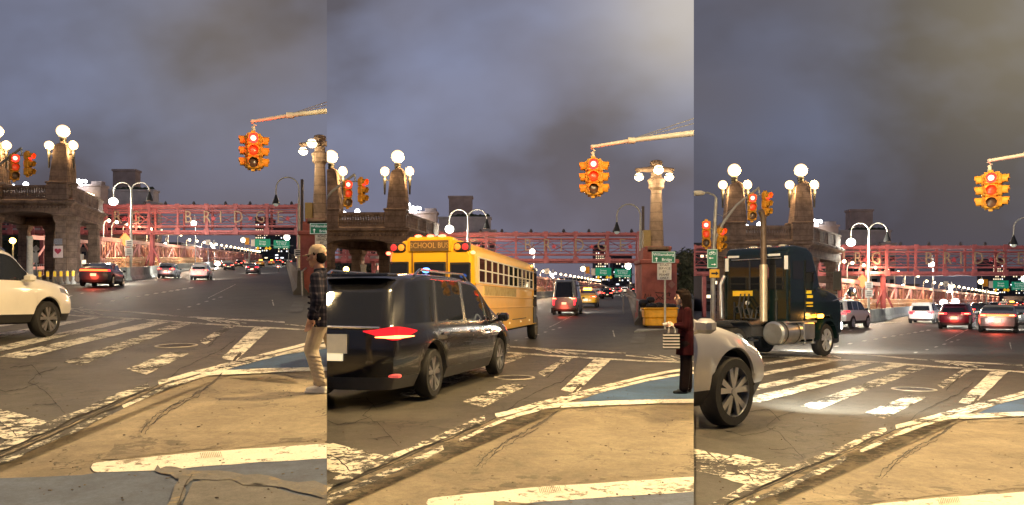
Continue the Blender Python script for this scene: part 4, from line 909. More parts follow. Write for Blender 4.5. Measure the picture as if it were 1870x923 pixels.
def roadside(k):
    # trees
    tree(k, 20, 95, 5.4, 6.5, 'dark leafless looking tree seen under the gateway arch at left', 1); tree(k, 70, 92, 4.6, 5, 'dark tree between the gateway columns', 2)
    if k != 3:
        tree(k, 622, 60, 4.9, 4.2, 'dark bushy tree right of the red pier', 3, 2600); tree(k, 645, 66, 5.0, 5, 'dark bushy tree furthest right beyond the red pier', 4, 2600)
        for cx, cy, lab in ((607, 468, 'left'), (641, 467, 'right')):
            f = GY(k, cx, 70); p = P(k, cx, cy, 70) - f; t = thing('park_lamp', 'small pale park lamp %s of the pair over the dark trees' % lab, 'lamp', k, f, group='park lamps')
            MB().tube([(0, 0, 0), (0, 0, p.z)], .04, 6).build('post', grey_m, t); MB().sphere((0, -.05, p.z), .16, 10).build('globe', lampy, t)
    # bollards with yellow reflectors in front of the gateway
    if k != 3:
        for i, cx in enumerate((73, 87, 100, 111.5, 123, 133.5)):
            f = GY(k, cx, 55 + i * .4); t = thing('bollard', ['leftmost grey bollard with yellow reflector by the gateway', 'second bollard from the left by the gateway', 'third bollard from the left by the gateway', 'fourth bollard from the left by the gateway', 'fifth bollard from the left by the gateway', 'rightmost bollard with yellow reflector beside the dark car'][i], 'bollard', k, f, group='bollards by the gateway')
            MB().lathe([(.22, 0), (.20, .15), (.10, .3), (.085, 1.05), (.0, 1.12)], n=10).build('post', mat('bollard_grey', (.30, .29, .26), .6, var=.2), t)
            MB().lathe([(.095, .62), (.095, 1.0)], n=10).build('reflector', mat('reflector_yellow', (.9, .55, .05), .4, var=0, emi=.5, emc=(1, .6, .05)), t)
        # diamond sign and white posts under the arch
        f = GY(k, 66.5, 66); z = lambda cy: P(k, 66.5, cy, 66).z - f.z
        t = thing('diamond_sign', 'pale diamond sign with a plate below under the gateway', 'road sign', k, f, group='diamond signs'); MB().tube([(0, 0, 0), (0, 0, z(448))], .05, 6).build('post', grey_m, t)
        MB().prism([(-.33, z(455)), (0, z(455) + .33), (.33, z(455)), (0, z(455) - .33)], -.1, -.07).build('diamond', white_m, t); MB().box((0, -.1, z(471)), (.48, .03, .9)).build('plate', white_m, t)
        f = GY(k, 54.5, 64); MBc = MB(); MBc.lathe([(.30, 0), (.25, 1.0), (.22, 3.5), (.28, 3.9)], n=12); o = MBc.build('painted_post', mat('cream_post', (.70, .64, .52), .6, var=.2), smooth=True); o.location = f; tag(o, 'thick cream post standing under the gateway', 'post', k, 'cream posts')
        f = GY(k, 79, 90); MBc = MB(); MBc.tube([(0, 0, 0), (0, 0, 6.6)], .15, 8); o = MBc.build('steel_post', pale); o.location = f; tag(o, 'slim pale steel post behind the gateway', 'post', k, 'slim posts')
        f = GY(k, 148, 72); z = lambda cy: P(k, 148, cy, 72).z - f.z
        t = thing('white_notice', 'plain white notice board between gateway columns', 'sign', k, f, group='white notices'); MB().box((0, 0, z(470)), (.5, .05, .6)).build('board', white_m, t); MB().tube([(0, .05, 0), (0, .05, z(470))], .04, 6).build('post', grey_m, t)
        f = GY(k, 62, 80); mb = MB()
        for i in range(30): mb.box((i * .2, 0, .65), (.04, .04, 1.3))
        for e in (.1, .7, 1.3): mb.box((3, 0, e), (6, .06, .06))
        o = mb.build('railing', pale); o.location = f; tag(o, 'pale iron railing behind the gateway columns', 'railing', k, 'iron railings')
        # amber beacon
        f = GY(k, 24, 52); z = lambda cy: P(k, 24, cy, 52).z - f.z
        t = thing('amber_beacon', 'glaring amber beacon on a post left of the gateway column', 'beacon', k, f, group='amber beacons'); MB().tube([(0, 0, 0), (0, 0, z(443))], .05, 6).build('post', grey_m, t)
        MB().sphere((0, -.05, z(440)), .20, 12).build('beacon_lamp', mat('beacon_hot', (1, .7, .2), .3, var=0, emi=22, emc=(1, .62, .12)), t); light('POINT', t, (0, -.6, z(440)), 160, (1, .6, .15), .2)
    f = GY(k, 150, 66)
    # road works sign on the truss and its mate
    f = GY(k, 228, 80); z = lambda cy: P(k, 228, cy, 80).z - f.z
    t = thing('orange_sign', 'orange diamond sign at the left end of the red truss', 'road sign', k, f, group='orange diamond signs'); MB().prism([(-.75, z(438)), (0, z(438) + .75), (.75, z(438)), (0, z(438) - .75)], 0, .04).build('diamond', mat('sign_orange', (.85, .22, .08), .5, var=.1), t); MB().tube([(0, .1, 0), (0, .1, z(438))], .05, 6).build('post', grey_m, t)
    f = GY(k, 380, 140); z = lambda cy: P(k, 380, cy, 140).z - f.z
    t = thing('speed_sign', 'small white 35 speed limit sign above the red truss', 'road sign', k, f, group='speed limit signs'); s = MB().box((0, -.1, z(443)), (.85, .04, 1.0)).build('plate', white_m, t); text('35', .5, ink, s, (0, -.13, z(443) - .15)); MB().tube([(0, 0, 0), (0, 0, z(440))], .07, 6).build('post', grey_m, t)

for k in (1, 2, 3):
    tower(k); gantry(k); side_truss(k); barriers(k); mast_signal(k); left_signals(k); twin_lamp(k); hoop_lamp(k); far_lamps(k)
    if k != 3: pier(k)
    road_signs(k); buildings(k); roadside(k)

# ------------------------------------------------------------------ vehicles (local: +x forward, origin on the road under the middle)
def tabf(tab, sm=.10):
    def raw(x):
        if x <= tab[0][0]: return tab[0][1]
        for (a, p), (b, q) in zip(tab, tab[1:]):
            if x <= b: return p + (q - p) * (x - a) / (b - a)
        return tab[-1][1]
    return lambda x: (raw(x - sm) + raw(x - sm / 2) + raw(x) + raw(x + sm / 2) + raw(x + sm)) / 5
def sstep(a, b, x): t = max(0, min(1, (x - a) / (b - a))); return t * t * (3 - 2 * t)

def wheel(root, x, y, r, w, hero, rim=None, side=1, dual=False):
    n = 36 if hero else 16
    wh = MB().lathe([(r * .70, -w / 2), (r * .94, -w / 2), (r, -w * .36), (r, w * .36), (r * .94, w / 2), (r * .70, w / 2)], (0, 0, 0), n, axis='y').build('wheel', tyre_m, root, smooth=True)
    wh.location = (x, y, r); mb = MB(); o = side * (w / 2 - .035); q = r * .75
    mb.lathe([(q, o + side * .035), (q * .95, o + side * .02), (q * .9, o - side * .06)], (0, 0, 0), n, axis='y')
    if hero:
        for i in range(5):
            a = 2 * math.pi * i / 5 + .3
            for da in (-.17, .17):
                ca, sa = math.cos(a + da * .55), math.sin(a + da * .55); cb, sb = math.cos(a + da * 1.3), math.sin(a + da * 1.3)
                nx, nz = -math.sin(a + da), math.cos(a + da); h1 = .020 * r / .36; h2 = .034 * r / .36; ri, ro = q * .16, q * .96
                P_ = [(ri * ca - nx * h1, ri * sa - nz * h1), (ro * cb - nx * h2, ro * sb - nz * h2), (ro * cb + nx * h2, ro * sb + nz * h2), (ri * ca + nx * h1, ri * sa + nz * h1)]
                mb.prism(P_, o - side * .02, o + side * .018)
        mb.lathe([(0, o + side * .03), (q * .16, o + side * .028), (q * .2, o - side * .01)], (0, 0, 0), 16, axis='y')
    else:
        for i in range(6):
            a = 2 * math.pi * i / 6; mb.tube([(0, o, 0), (q * math.cos(a), o, q * math.sin(a))], .045, 4)
        mb.lathe([(0, o + side * .02), (q * .25, o + side * .015)], (0, 0, 0), 8, axis='y')
    mb.build('rim', rim or rim_m, wh, smooth=False)
    MB().lathe([(0, -side * .02 + o * .6), (q * .98, -side * .02 + o * .6)], (0, 0, 0), n, axis='y').build('brake_disc', mat('wheel_shadow_metal', (.03, .03, .03), .6, .4, var=0), wh)
    return wh

SPECS = {
 'minivan': dict(L=5.10, W=1.98, H=1.76, zs=.24, r=.36, xw=(-1.52, 1.52),
    top=[(-2.55, 1.55), (-2.3, 1.70), (-1.6, 1.755), (-.4, 1.76), (.5, 1.72), (.85, 1.64), (1.75, 1.12), (2.2, .98), (2.5, .84), (2.6, .74)],
    belt=[(-2.55, 1.02), (-1, 1.04), (1, 1.0), (1.75, .98), (2.3, .86), (2.6, .68)],
    rear=[(.2, -2.47), (.55, -2.55), (1.02, -2.53), (1.35, -2.36), (1.76, -2.12)], front=[(.2, 2.42), (.5, 2.55), (.75, 2.5), (1.2, 2.3)],
    side=[(-2.28, -1.42), (-1.30, -.22), (-.10, .92), (.98, 1.36)], wind=(.86, 1.72), rails=1),
 'suv': dict(L=4.75, W=1.92, H=1.70, zs=.28, r=.36, xw=(-1.42, 1.42),
    top=[(-2.38, 1.45), (-2.1, 1.62), (-1.4, 1.68), (-.3, 1.70), (.4, 1.66), (.65, 1.60), (1.38, 1.16), (1.9, 1.06), (2.25, .94), (2.4, .78)],
    belt=[(-2.38, 1.06), (-1, 1.04), (1, 1.0), (1.4, 1.0), (2.1, .90), (2.4, .70)],
    rear=[(.25, -2.30), (.6, -2.38), (1.05, -2.34), (1.7, -1.92)], front=[(.25, 2.28), (.55, 2.38), (.8, 2.33), (1.2, 2.1)],
    side=[(-2.05, -1.40), (-1.30, -.30), (-.20, .98)], wind=(.66, 1.36), rails=1),
 'crossover': dict(L=4.75, W=1.92, H=1.70, zs=.27, r=.375, xw=(-1.42, 1.60),
    top=[(-2.38, 1.45), (-2.1, 1.62), (-1.4, 1.68), (-.3, 1.70), (.4, 1.66), (.65, 1.60), (1.30, 1.16), (1.7, 1.08), (2.1, .98), (2.38, .80)],
    belt=[(-2.38, 1.06), (-1, 1.04), (1, 1.0), (1.4, 1.0), (1.9, .93), (2.4, .74)],
    rear=[(.25, -2.30), (.6, -2.38), (1.05, -2.34), (1.7, -1.92)], front=[(.25, 2.28), (.55, 2.38), (.8, 2.30), (1.2, 2.0)],
    side=[(-2.05, -1.40), (-1.30, -.30), (-.20, .98)], wind=(.66, 1.28), rails=1),
 'boxy_suv': dict(L=4.5, W=1.85, H=1.78, zs=.32, r=.37, xw=(-1.35, 1.38),
    top=[(-2.25, 1.72), (-2.1, 1.77), (-.3, 1.78), (.35, 1.74), (.55, 1.68), (1.05, 1.22), (1.7, 1.14), (2.1, 1.08), (2.25, .95)],
    belt=[(-2.25, 1.12), (1.0, 1.10), (1.7, 1.04), (2.1, .98), (2.25, .85)],
    rear=[(.3, -2.2), (.6, -2.25), (1.1, -2.24), (1.78, -2.12)], front=[(.3, 2.2), (.6, 2.25), (1.1, 2.22)],
    side=[(-2.02, -1.35), (-1.22, -.35), (-.25, .85)], wind=(.56, 1.04), rails=1),
 'sedan': dict(L=4.8, W=1.84, H=1.46, zs=.22, r=.33, xw=(-1.42, 1.42),
    top=[(-2.42, .98), (-2.1, 1.08), (-1.65, 1.14), (-.85, 1.42), (-.1, 1.46), (.35, 1.43), (.5, 1.38), (1.3, 1.0), (2.0, .90), (2.4, .70)],
    belt=[(-2.42, .90), (-1.6, .96), (1, .93), (1.35, .92), (2.1, .80), (2.42, .60)],
    rear=[(.2, -2.34), (.5, -2.42), (1.0, -2.36), (1.4, -2.2)], front=[(.2, 2.32), (.5, 2.42), (.75, 2.36), (1.0, 2.2)],
    side=[(-1.25, -.30), (-.20, .88)], wind=(.52, 1.26), rwind=(-1.58, -.90)),
 'fastback': dict(L=4.8, W=1.95, H=1.62, zs=.24, r=.37, xw=(-1.47, 1.47),
    top=[(-2.42, 1.18), (-2.05, 1.32), (-1.4, 1.50), (-.6, 1.60), (0, 1.62), (.5, 1.56), (.7, 1.50), (1.5, 1.08), (2.0, .98), (2.4, .76)],
    belt=[(-2.42, 1.08), (-1.6, 1.08), (1, 1.0), (1.5, .98), (2.1, .86), (2.42, .64)],
    rear=[(.25, -2.34), (.55, -2.42), (1.1, -2.38), (1.6, -2.05)], front=[(.25, 2.32), (.5, 2.42), (.8, 2.36), (1.1, 2.2)],
    side=[(-1.75, -1.30), (-1.22, -.25), (-.17, 1.02)], wind=(.72, 1.46), rwind=(-2.1, -1.15)),
 'camper': dict(L=5.9, W=1.95, H=2.65, zs=.30, r=.35, xw=(-1.75, 2.0),
    top=[(-3, 2.50), (-2.7, 2.62), (0, 2.65), (1.2, 2.62), (1.7, 2.35), (2.3, 1.5), (2.8, 1.2), (2.95, 1.0)],
    belt=[(-3, 1.28), (1.5, 1.28), (2.3, 1.12), (2.95, .85)],
    rear=[(.3, -2.92), (.6, -2.97), (1.28, -2.95), (2.0, -2.85), (2.65, -2.62)], front=[(.3, 2.85), (.6, 2.95), (1.2, 2.8)],
    side=[(-2.5, -1.2), (-1.0, .4)], wind=(1.7, 2.25), wtop=.72),
}
def car(k, kind, label, loc, h, paintm, group=None, name=None, cat='car', hero=False, scale=1.0, bar=False, tail='on', head=False, plate=True, trim=None, reflect=0, rimm=None, taxi=False, side=None, spots=0):
    S = SPECS[kind]; L, W, H, zs, r, xw = S['L'], S['W'], S['H'], S['zs'], S['r'], S['xw']
    t = thing(name or {'minivan': 'minivan', 'crossover': 'crossover', 'suv': 'suv', 'boxy_suv': 'suv', 'sedan': 'sedan', 'fastback': 'hatchback_suv', 'camper': 'camper_van'}[kind], label, cat, k, loc, h - math.pi / 2, group, scale)
    top, belt = tabf(S['top']), tabf(S['belt']); xr, xf = tabf(S['rear'], .03), tabf(S['front'], .03)
    ra = r + .075; hx = L / 2
    ns = 110 if hero else 54
    xs = [-hx + L * i / ns for i in range(ns + 1)]
    gaps = []
    if hero:
        for a, b in zip(S['side'], S['side'][1:]): gaps.append((a[1] + b[0]) / 2)
        for g_ in gaps: xs += [g_ - .006, g_ + .006]
        xs = sorted(xs)
    rows = 11; wt = S.get('wtop', .78)
    gm = H - 1.0
    def row(i, xn):
        b = belt(xn); tp = max(top(xn), b + .03); g = tp - b; e = max(abs(xn) - hx * .62, 0) / (hx * .38); w = W / 2 * (1 - .13 * e * e - .02 * e)
        wr = w * (.93 - (.93 - wt) * min(1, g / gm))
        if i == 0: return w * .90, zs
        if i == 1: return w * .975, zs + .16
        if i == 2: return w * 1.0, zs + .45 * (b - zs)
        if i == 3: return w * 1.0, zs + .70 * (b - zs)
        if i == 4: return w * .985, zs + .86 * (b - zs)
        if i == 5: return w * .955, b
        if i == 6: return w * .935, b + min(.035, g * .2)
        if i == 7: return wr, tp - min(.10, .28 * g)
        if i == 8: return wr - .05, tp - min(.035, .12 * g)
        if i == 9: return wr * .62, tp - .006
        return 0, tp
    grid = []
    for xn in xs:
        s = (xn + hx) / L; col = []
        for i in range(rows):
            w, z = row(i, xn); x = xr(z) + (xf(z) - xr(z)) * s
            if i <= 3:
                for c in xw:
                    if abs(x - c) < ra:
                        za = r + math.sqrt(max(0, ra * ra - (x - c) ** 2)) * .98
                        za = min(za, row(4, xn)[1] - .05)
                        z = max(z, za + i * .016)
            col.append((x, w, z))
        grid.append(col)
    parts = {}
    def put(key, quad): mb = parts.setdefault(key, MB()); mb.add(quad, [tuple(range(len(quad)))])
    nn = len(xs)
    for j in range(nn - 1):
        xm = (xs[j] + xs[j + 1]) / 2
        for i in range(rows - 1):
            for sd in (1, -1):
                q = [(a, b_ * sd, c) for a, b_, c in (grid[j][i], grid[j + 1][i], grid[j + 1][i + 1], grid[j][i + 1])]
                if sd < 0: q = q[::-1]
                if i == rows - 2: pass
                key = 'body'; xa = (grid[j][i][0] + grid[j + 1][i][0]) / 2
                if i == 6:
                    for n_, (a, b_) in enumerate(S['side']):
                        if a < xm < b_: key = 'side_window%d%d' % (n_, sd)
                elif i >= 7 and S['wind'][0] < xm < S['wind'][1] and i >= 8: key = 'windshield'
                elif i == 7 and S['wind'][0] < xm < S['wind'][1] - .05 and False: key = 'windshield'
                elif i >= 8 and 'rwind' in S and S['rwind'][0] < xm < S['rwind'][1]: key = 'rear_window'
                if i == 0: key = 'lower_trim'
                if hero and any(g_ - .0065 < xm < g_ + .0065 for g_ in gaps) and 1 <= i <= 6: key = 'door_gap'
                if i == 4 and xs[j] < -hx + .34 and tail and kind not in ('camper',) and not (hero and kind == 'minivan'): key = 'tail_light%d' % sd
                pass
                if i in (4,) and xs[j + 1] > hx - .42: key = 'head_lamp%d' % sd
                if kind == 'camper' and i in (3, 4) and xs[j] < -hx + .12: key = 'tail_light%d' % sd
                put(key, q)
    m_ = 12
    for end, j in ((-1, 0), (1, nn - 1)):
        for i in range(9):
            a, b_ = grid[j][i], grid[j][i + 1]
            for c in range(m_):
                u0, u1 = -1 + 2 * c / m_, -1 + 2 * (c + 1) / m_
                def pt(g_, u, ii): return (g_[0] + end * .10 * (1 - u ** 4) * (1 if ii < 7 else (.6 if ii == 7 else (.25 if ii == 8 else 0))), g_[1] * u, g_[2])
                q = [pt(a, u0, i), pt(a, u1, i), pt(b_, u1, i + 1), pt(b_, u0, i + 1)]
                if end > 0: q = q[::-1]
                um = abs((u0 + u1) / 2); sd = 1 if u0 + u1 > 0 else -1; key = 'body'
                if end < 0:
                    if i == 6 and um < .86 and 'rwind' not in S: key = 'rear_window'
                    if i == 4 and um > (.5 if kind != 'boxy_suv' else .8) and tail and kind != 'camper' and not (hero and kind == 'minivan'): key = 'tail_light%d' % sd
                    if i == 3 and um > .7 and kind in ('minivan', 'boxy_suv') and not hero: key = 'tail_light%d' % sd
                    if kind == 'camper' and i in (2, 3) and um > .82: key = 'tail_light%d' % sd
                    if i == 4 and bar: key = 'light_bar'
                    if i == 0: key = 'lower_trim'
                else:
                    if i == 4 and um > .5: key = 'head_lamp%d' % sd
                    if i in (2, 3) and um < .55: key = 'grille'
                    if i == 0: key = 'lower_trim'
                put(key, q)
        g9, g10 = grid[j][9], grid[j][10]
        for c in range(m_):
            u0, u1 = -1 + 2 * c / m_, -1 + 2 * (c + 1) / m_; q = [(g9[0], g9[1] * u0, g9[2]), (g9[0], g9[1] * u1, g9[2]), (g10[0], 0, g10[2])]; put('body', q if end < 0 else q[::-1])
    tm = {'on': tail_m, 'dim': tail_dim, None: tail_dim, 'hot': tail_m}[tail]
    mm = {'body': paintm, 'windshield': glass_m, 'rear_window': glass_m, 'lower_trim': trim or blackp, 'door_gap': gap_m, 'grille': blackp, 'light_bar': mat('light_bar', (1, .1, .02), .3, var=0, emi=5, emc=(1, .10, .02))}
    for key, mb in parts.items():
        base = key.rstrip('-01234')
        m = mm.get(base) or (glass_m if base == 'side_window' else tm if base == 'tail_light' else (head_m if head else mat('head_lamp_off', (.35, .35, .37), .1, .3, var=0)))
        o = mb.build(base, m, t, fix=False)
        bm = bmesh.new(); bm.from_mesh(o.data); bmesh.ops.remove_doubles(bm, verts=bm.verts, dist=.0005)
        bm.to_mesh(o.data); bm.free(); o.data.polygons.foreach_set('use_smooth', [True] * len(o.data.polygons))
        try: o.data.set_sharp_from_angle(angle=R(50))
        except Exception: pass
    if hero and kind == 'minivan':          # tapered lamps wrapping round the rear corners
        for sd in (1, -1):
            for nm_, mt_, g0, T, s0_, s1_ in (('tail_light', mat('van_lamp_red', (.55, .01, .015), .12, var=0, emi=.85, emc=(1, .02, .03), coat=.6), .012, [(0, .985, .97), (.25, 1.0, .92), (.5, 1.03, .87), (.6, 1.035, .865), (.8, 1.01, .91), (1, .975, .965)], .05, .88),
                                             ('brake_lamp_core', mat('van_lamp_core', (1, .3, .1), .3, var=0, emi=8, emc=(1, .22, .06)), .03, [(0, .91, .90), (.5, .925, .885), (1, .91, .90)], .24, .80)):
                pts = []
                for q in range(25):
                    a = s0_ + (s1_ - s0_) * q / 24; z_ = 0; v = q / 24
                    tp_, bt_ = tabf([(p_[0], p_[1]) for p_ in T], .01)(v), tabf([(p_[0], p_[2]) for p_ in T], .01)(v)
                    for z in (tp_, bt_):
                        wr_ = row(4, -hx)[0]
                        if a < .5: u = .50 + a; x = xr(z) - .10 * (1 - u ** 4) - g0; y = u * wr_ + g0 * a * 2
                        else:
                            x = -hx + (a - .5) * 1.15 + .02; y = row(3, x)[0] + g0
                        pts.append((x, sd * y, z))
                fs = [(2 * i_, 2 * i_ + 1, 2 * i_ + 3, 2 * i_ + 2) for i_ in range(24)]; fs = fs if sd < 0 else [f_[::-1] for f_ in fs]
                lo = MB().add(pts, fs).build(nm_, mt_, t, fix=False); sm_ = lo.modifiers.new('s', 'SOLIDIFY'); sm_.thickness = .01; sm_.offset = 1
    # dark inner wells and floor
    mb = MB(); mb.box((0, 0, (zs + .75) / 2 + .05), (L * .94, W - .62, .60)); mb.box((0, 0, zs + .08), ((xw[1] - xw[0]) - 2 * ra - .02, W * .86, .10)); mb.build('underbody', gap_m, t)
    for x in xw:
        for sd in (1, -1): wheel(t, x, sd * (W / 2 - .13), r, .22, hero, rimm, sd)
    if kind == 'camper': bz = zs + .16; mb = MB(); mb.box((-hx - .0, 0, .45), (.16, W * .9, .16), bev=.03); mb.box((-hx + .4, W * .42, .35), (.04, .35, .4)); mb.box((-hx + .4, -W * .42, .35), (.04, .35, .4)); mb.build('bumper', blackp, t)
    # plate, hot cores of the tail lights
    xrear = -hx - .02
    if plate:
        zz = zs + .58 * (belt(-hx) - zs); xx = xr(zz) - .115
        MB().box((xx, 0, zz), (.02, .34, .17)).build('number_plate', plate_m, t)
    if tail == 'hot':
        for sd in (1, -1):
            zz = zs + .93 * (belt(-hx) - zs); MB().box((xr(zz) - .075, sd * W * .36, zz), (.03, W * .14, .06), bev=.012).build('brake_lamp_core', tail_hot, t)
    if tail in ('on', 'hot') and reflect: light('POINT', t, (-hx - .5, 0, .55), reflect, (1, .08, .04), .3)
    if S.get('rails'):
        for sd in (1, -1):
            mb = MB(); mb.tube([(-1.7, sd * W * .365, H - .06), (-1.5, sd * W * .365, H + .03), (.2, sd * W * .36, H + .03), (.45, sd * W * .355, H - .07)], .02, 6); mb.build('roof_rail', chrome if hero else grey_m, t)
        mb = MB(); mb.box((xr(H) - .0, 0, H - .065), (.30, W * .62, .04), bev=.01); mb.build('spoiler', paintm, t)
    for sd in (1, -1):                                   # mirrors
        xm_ = S['wind'][1] - .38; mb = MB(); b = belt(xm_); mb.box((xm_, sd * (W / 2 + .10), b + .09), (.16, .20, .15), bev=.04); mb.tube([(xm_, sd * (W / 2 - .08), b + .02), (xm_, sd * (W / 2 + .05), b + .05)], .03, 6)
        mb.build('mirror', paintm if hero else blackp, t, smooth=True)
    if hero:
        for sd in (1, -1):
            for g_ in gaps:
                z = belt(g_) - .14; MB().box((g_ - .16 if kind != 'minivan' or g_ > .5 else g_ + .2, sd * (W / 2 + .005), z), (.20, .03, .035), bev=.01).build('door_handle', chrome, t)
    if head:
        for sd in (1, -1): light('SPOT', t, (hx + .05, sd * W * .35, .72), head if not isinstance(head, bool) else 100, (1, .97, .88), .06, 'lamp_light', (R(90 - 4), 0, R(-90)), 80, .8)
    if spots:
        for sd in (1, -1): light('SPOT', t, (hx + .12, sd * W * .34, .72), spots, (.93, 1, .95) if hero else (1, .97, .9), .06, 'headlight_beam', (R(90 + (6 if hero else -3)), 0, R(-90)), 110, 1.0)
    if taxi: MB().box((0, 0, H + .08), (.25, .7, .16), bev=.03).build('roof_sign', amber_m, t)
    return t
def heading(k, c=560): px = cpix(k, c, 0)[0]; return math.atan2(px - CX, F)
def far_car(k, kind, label, px, py, hpx, paintm, tail='on', dh=0, group='cars in the traffic beyond the crossing', **kw):
    cx, cy = inv(k, px, py); p = GP(k, cx, cy); S = SPECS[kind]; sc = hpx * (p.y + 1) / F / S['H']; sc = max(.8, min(1.3, sc))
    return car(k, kind, label, p, heading(k, 540) + R(dh), paintm, group, tail=tail, scale=sc, **kw)

pw = paint('white', (.75, .74, .70)); pcream = paint('warm_white', (.80, .76, .66)); pblk = paint('black', (.012, .012, .014), .18); pnavy = paint('dark_slate', (.06, .065, .075)); pmar = paint('maroon', (.10, .015, .03), .2)
psil = paint('silver', (.50, .49, .49), .3, .55); pgry = paint('grey', (.22, .23, .24), .3, .4); ptaxi = paint('taxi_yellow', (.80, .42, .02)); pbus = mat('bus_yellow', (.86, .47, .006), .4, var=.08, scale=1.2, coat=.1)
pgold = paint('dusky_grey', (.30, .29, .28), .3, .5)

def oriented(pa, pb, side, W):
    """root and heading of a vehicle from its rear and front wheel contact points on the seen side"""
    d = Vector((pb.x - pa.x, pb.y - pa.y, 0)); h = math.atan2(d.x, d.y); n = Vector((math.cos(h), -math.sin(h), 0))
    mid = (pa + pb) / 2 - n * side * (W / 2 - .1); mid.z = pa.z; return mid, h, d.length

# ---- left view
o = NG(1, 91, 616); hh = R(-10) + math.pi / 2
c = car(1, 'boxy_suv', 'white SUV sliding past, only its front half showing', (0, 0, 0), 0, pcream, name='suv', hero=True, scale=1.0, tail='dim', group=None)
def place(c, wheel_pt, wx, wy, h, sc):           # put the car so that its wheel (local wx, wy) stands on wheel_pt
    c.scale = (sc,) * 3; c.rotation_euler = (0, 0, math.pi / 2 - h); f = Vector((math.sin(h), math.cos(h), 0)); l = Vector((-math.cos(h), math.sin(h), 0))
    c.location = Vector(wheel_pt) - (f * wx + l * wy) * sc
place(c, o, 1.38, -.92, R(3), 1.10)
far_car(1, 'fastback', 'dark hatchback with a full width red light bar beside the bollards', 188, 524, 43, pnavy, dh=0, spots=2200, bar=True, reflect=60, tail='on')
far_car(1, 'suv', 'dark SUV with bright tail lights at the pale median barrier', 309, 509, 27, pgry, tail='hot', reflect=25, spots=2200)
far_car(1, 'suv', 'white SUV with small red tail lights right of the dark SUV', 368, 512, 28, pw, tail='hot', reflect=25, spots=2200)
far_car(1, 'sedan', 'small dark car behind the white SUV with one bright light', 419, 494, 14, pblk, tail='hot')
far_car(1, 'sedan', 'black sedan alone in the middle lane', 462, 501, 19, pblk, tail='on', reflect=20, spots=2200)
far_car(1, 'suv', 'car with white beacon glare left of the far traffic', 399, 489, 12, pw, tail='hot')
far_car(1, 'sedan', 'nearer yellow taxi in the far traffic', 476, 487, 11, ptaxi, tail='dim', taxi=True)
far_car(1, 'sedan', 'farther yellow taxi in the far traffic', 496, 485, 9, ptaxi, tail='on', taxi=True)
for i, (px, py, hp, m) in enumerate(((521, 486, 9, pblk), (528, 484, 7, pgry), (516, 481, 7, pmar), (508, 480, 6, pblk), (437, 488, 8, pblk), (452, 485, 8, pw), (449, 482, 7, pblk))):
    far_car(1, 'suv', ['black SUV near the right barrier in the far traffic', 'grey SUV touching the right barrier in the far traffic', 'maroon SUV ahead of the motorcycle', 'black SUV farthest along the road', 'black SUV beyond the lone sedan', 'white SUV beside the nearer taxi', 'black SUV at the foot of the green signs'][i], px, py, hp, m, tail='hot')
# ---- middle view
far_car(2, 'camper', 'grey high roofed camper van with red tail lights ahead of the bus', 1037, 575, 62, pgry, tail='hot', reflect=40, cat='van', spots=2200)
far_car(2, 'sedan', 'yellow taxi right beside the camper van', 1073, 561, 31, ptaxi, tail='hot', taxi=True)
for i, (px, py, hp, m) in enumerate(((1089, 546, 19, pw), (1110, 546, 17, pblk), (1127, 540, 14, pgry), (1141, 537, 13, pw), (1152, 536, 12, pblk), (1136, 532, 9, pmar), (1146, 530, 8, pblk), (1100, 538, 11, pblk), (1118, 534, 9, pw), (1128, 531, 8, pblk))):
    far_car(2, 'suv', ['white SUV just beyond the taxi', 'black SUV second beyond the taxi', 'grey SUV in the middle of the far queue', 'white SUV by the right barrier in the queue', 'black SUV touching the right barrier', 'maroon SUV far up the queue', 'black SUV farthest up the queue', 'black SUV left in the queue', 'white SUV small between queue rows', 'tiny black SUV far in the queue'][i], px, py, hp, m, tail='hot')
# ---- right view
far_car(3, 'boxy_suv', 'white boxy SUV between the truck and the red truss', 1545, 599, 50, pw, tail='on', dh=8)
far_car(3, 'minivan', 'white minivan with dark rear window', 1688, 590, 37, pw, tail='on', reflect=20, spots=2200)
far_car(3, 'suv', 'dark maroon SUV with wide red tail lights', 1748, 600, 46, pmar, tail='hot', reflect=60, spots=2200)
far_car(3, 'fastback', 'dark SUV with an orange light bar across its tail', 1824, 606, 48, pgold, bar=True, tail='hot', reflect=60, spots=2200)
far_car(3, 'sedan', 'dark sedan at the right edge beyond the light bar SUV', 1860, 592, 33, pnavy, tail='on')
far_car(3, 'suv', 'black SUV between the maroon one and the light bar one', 1792, 583, 30, pblk, tail='hot')
far_car(3, 'sedan', 'dark car behind the white minivan with a blue roof glow', 1716, 580, 24, pblk, tail='on')
far_car(3, 'sedan', 'yellow taxi beyond the light bar SUV', 1848, 566, 14, ptaxi, tail='hot', taxi=True)
for i, (px, py, hp, m) in enumerate(((1815, 566, 14, pblk), (1832, 563, 12, pw), (1864, 562, 12, pmar), (1856, 557, 9, pblk), (1840, 556, 8, pgry), (1868, 554, 8, pw))):
    far_car(3, 'suv', ['black SUV left in the distant queue', 'white SUV next to the distant taxi', 'maroon SUV right of the distant taxi', 'black SUV small beyond the taxi', 'grey SUV far in the queue', 'white SUV farthest right in the queue'][i], px, py, hp, m, tail='hot')
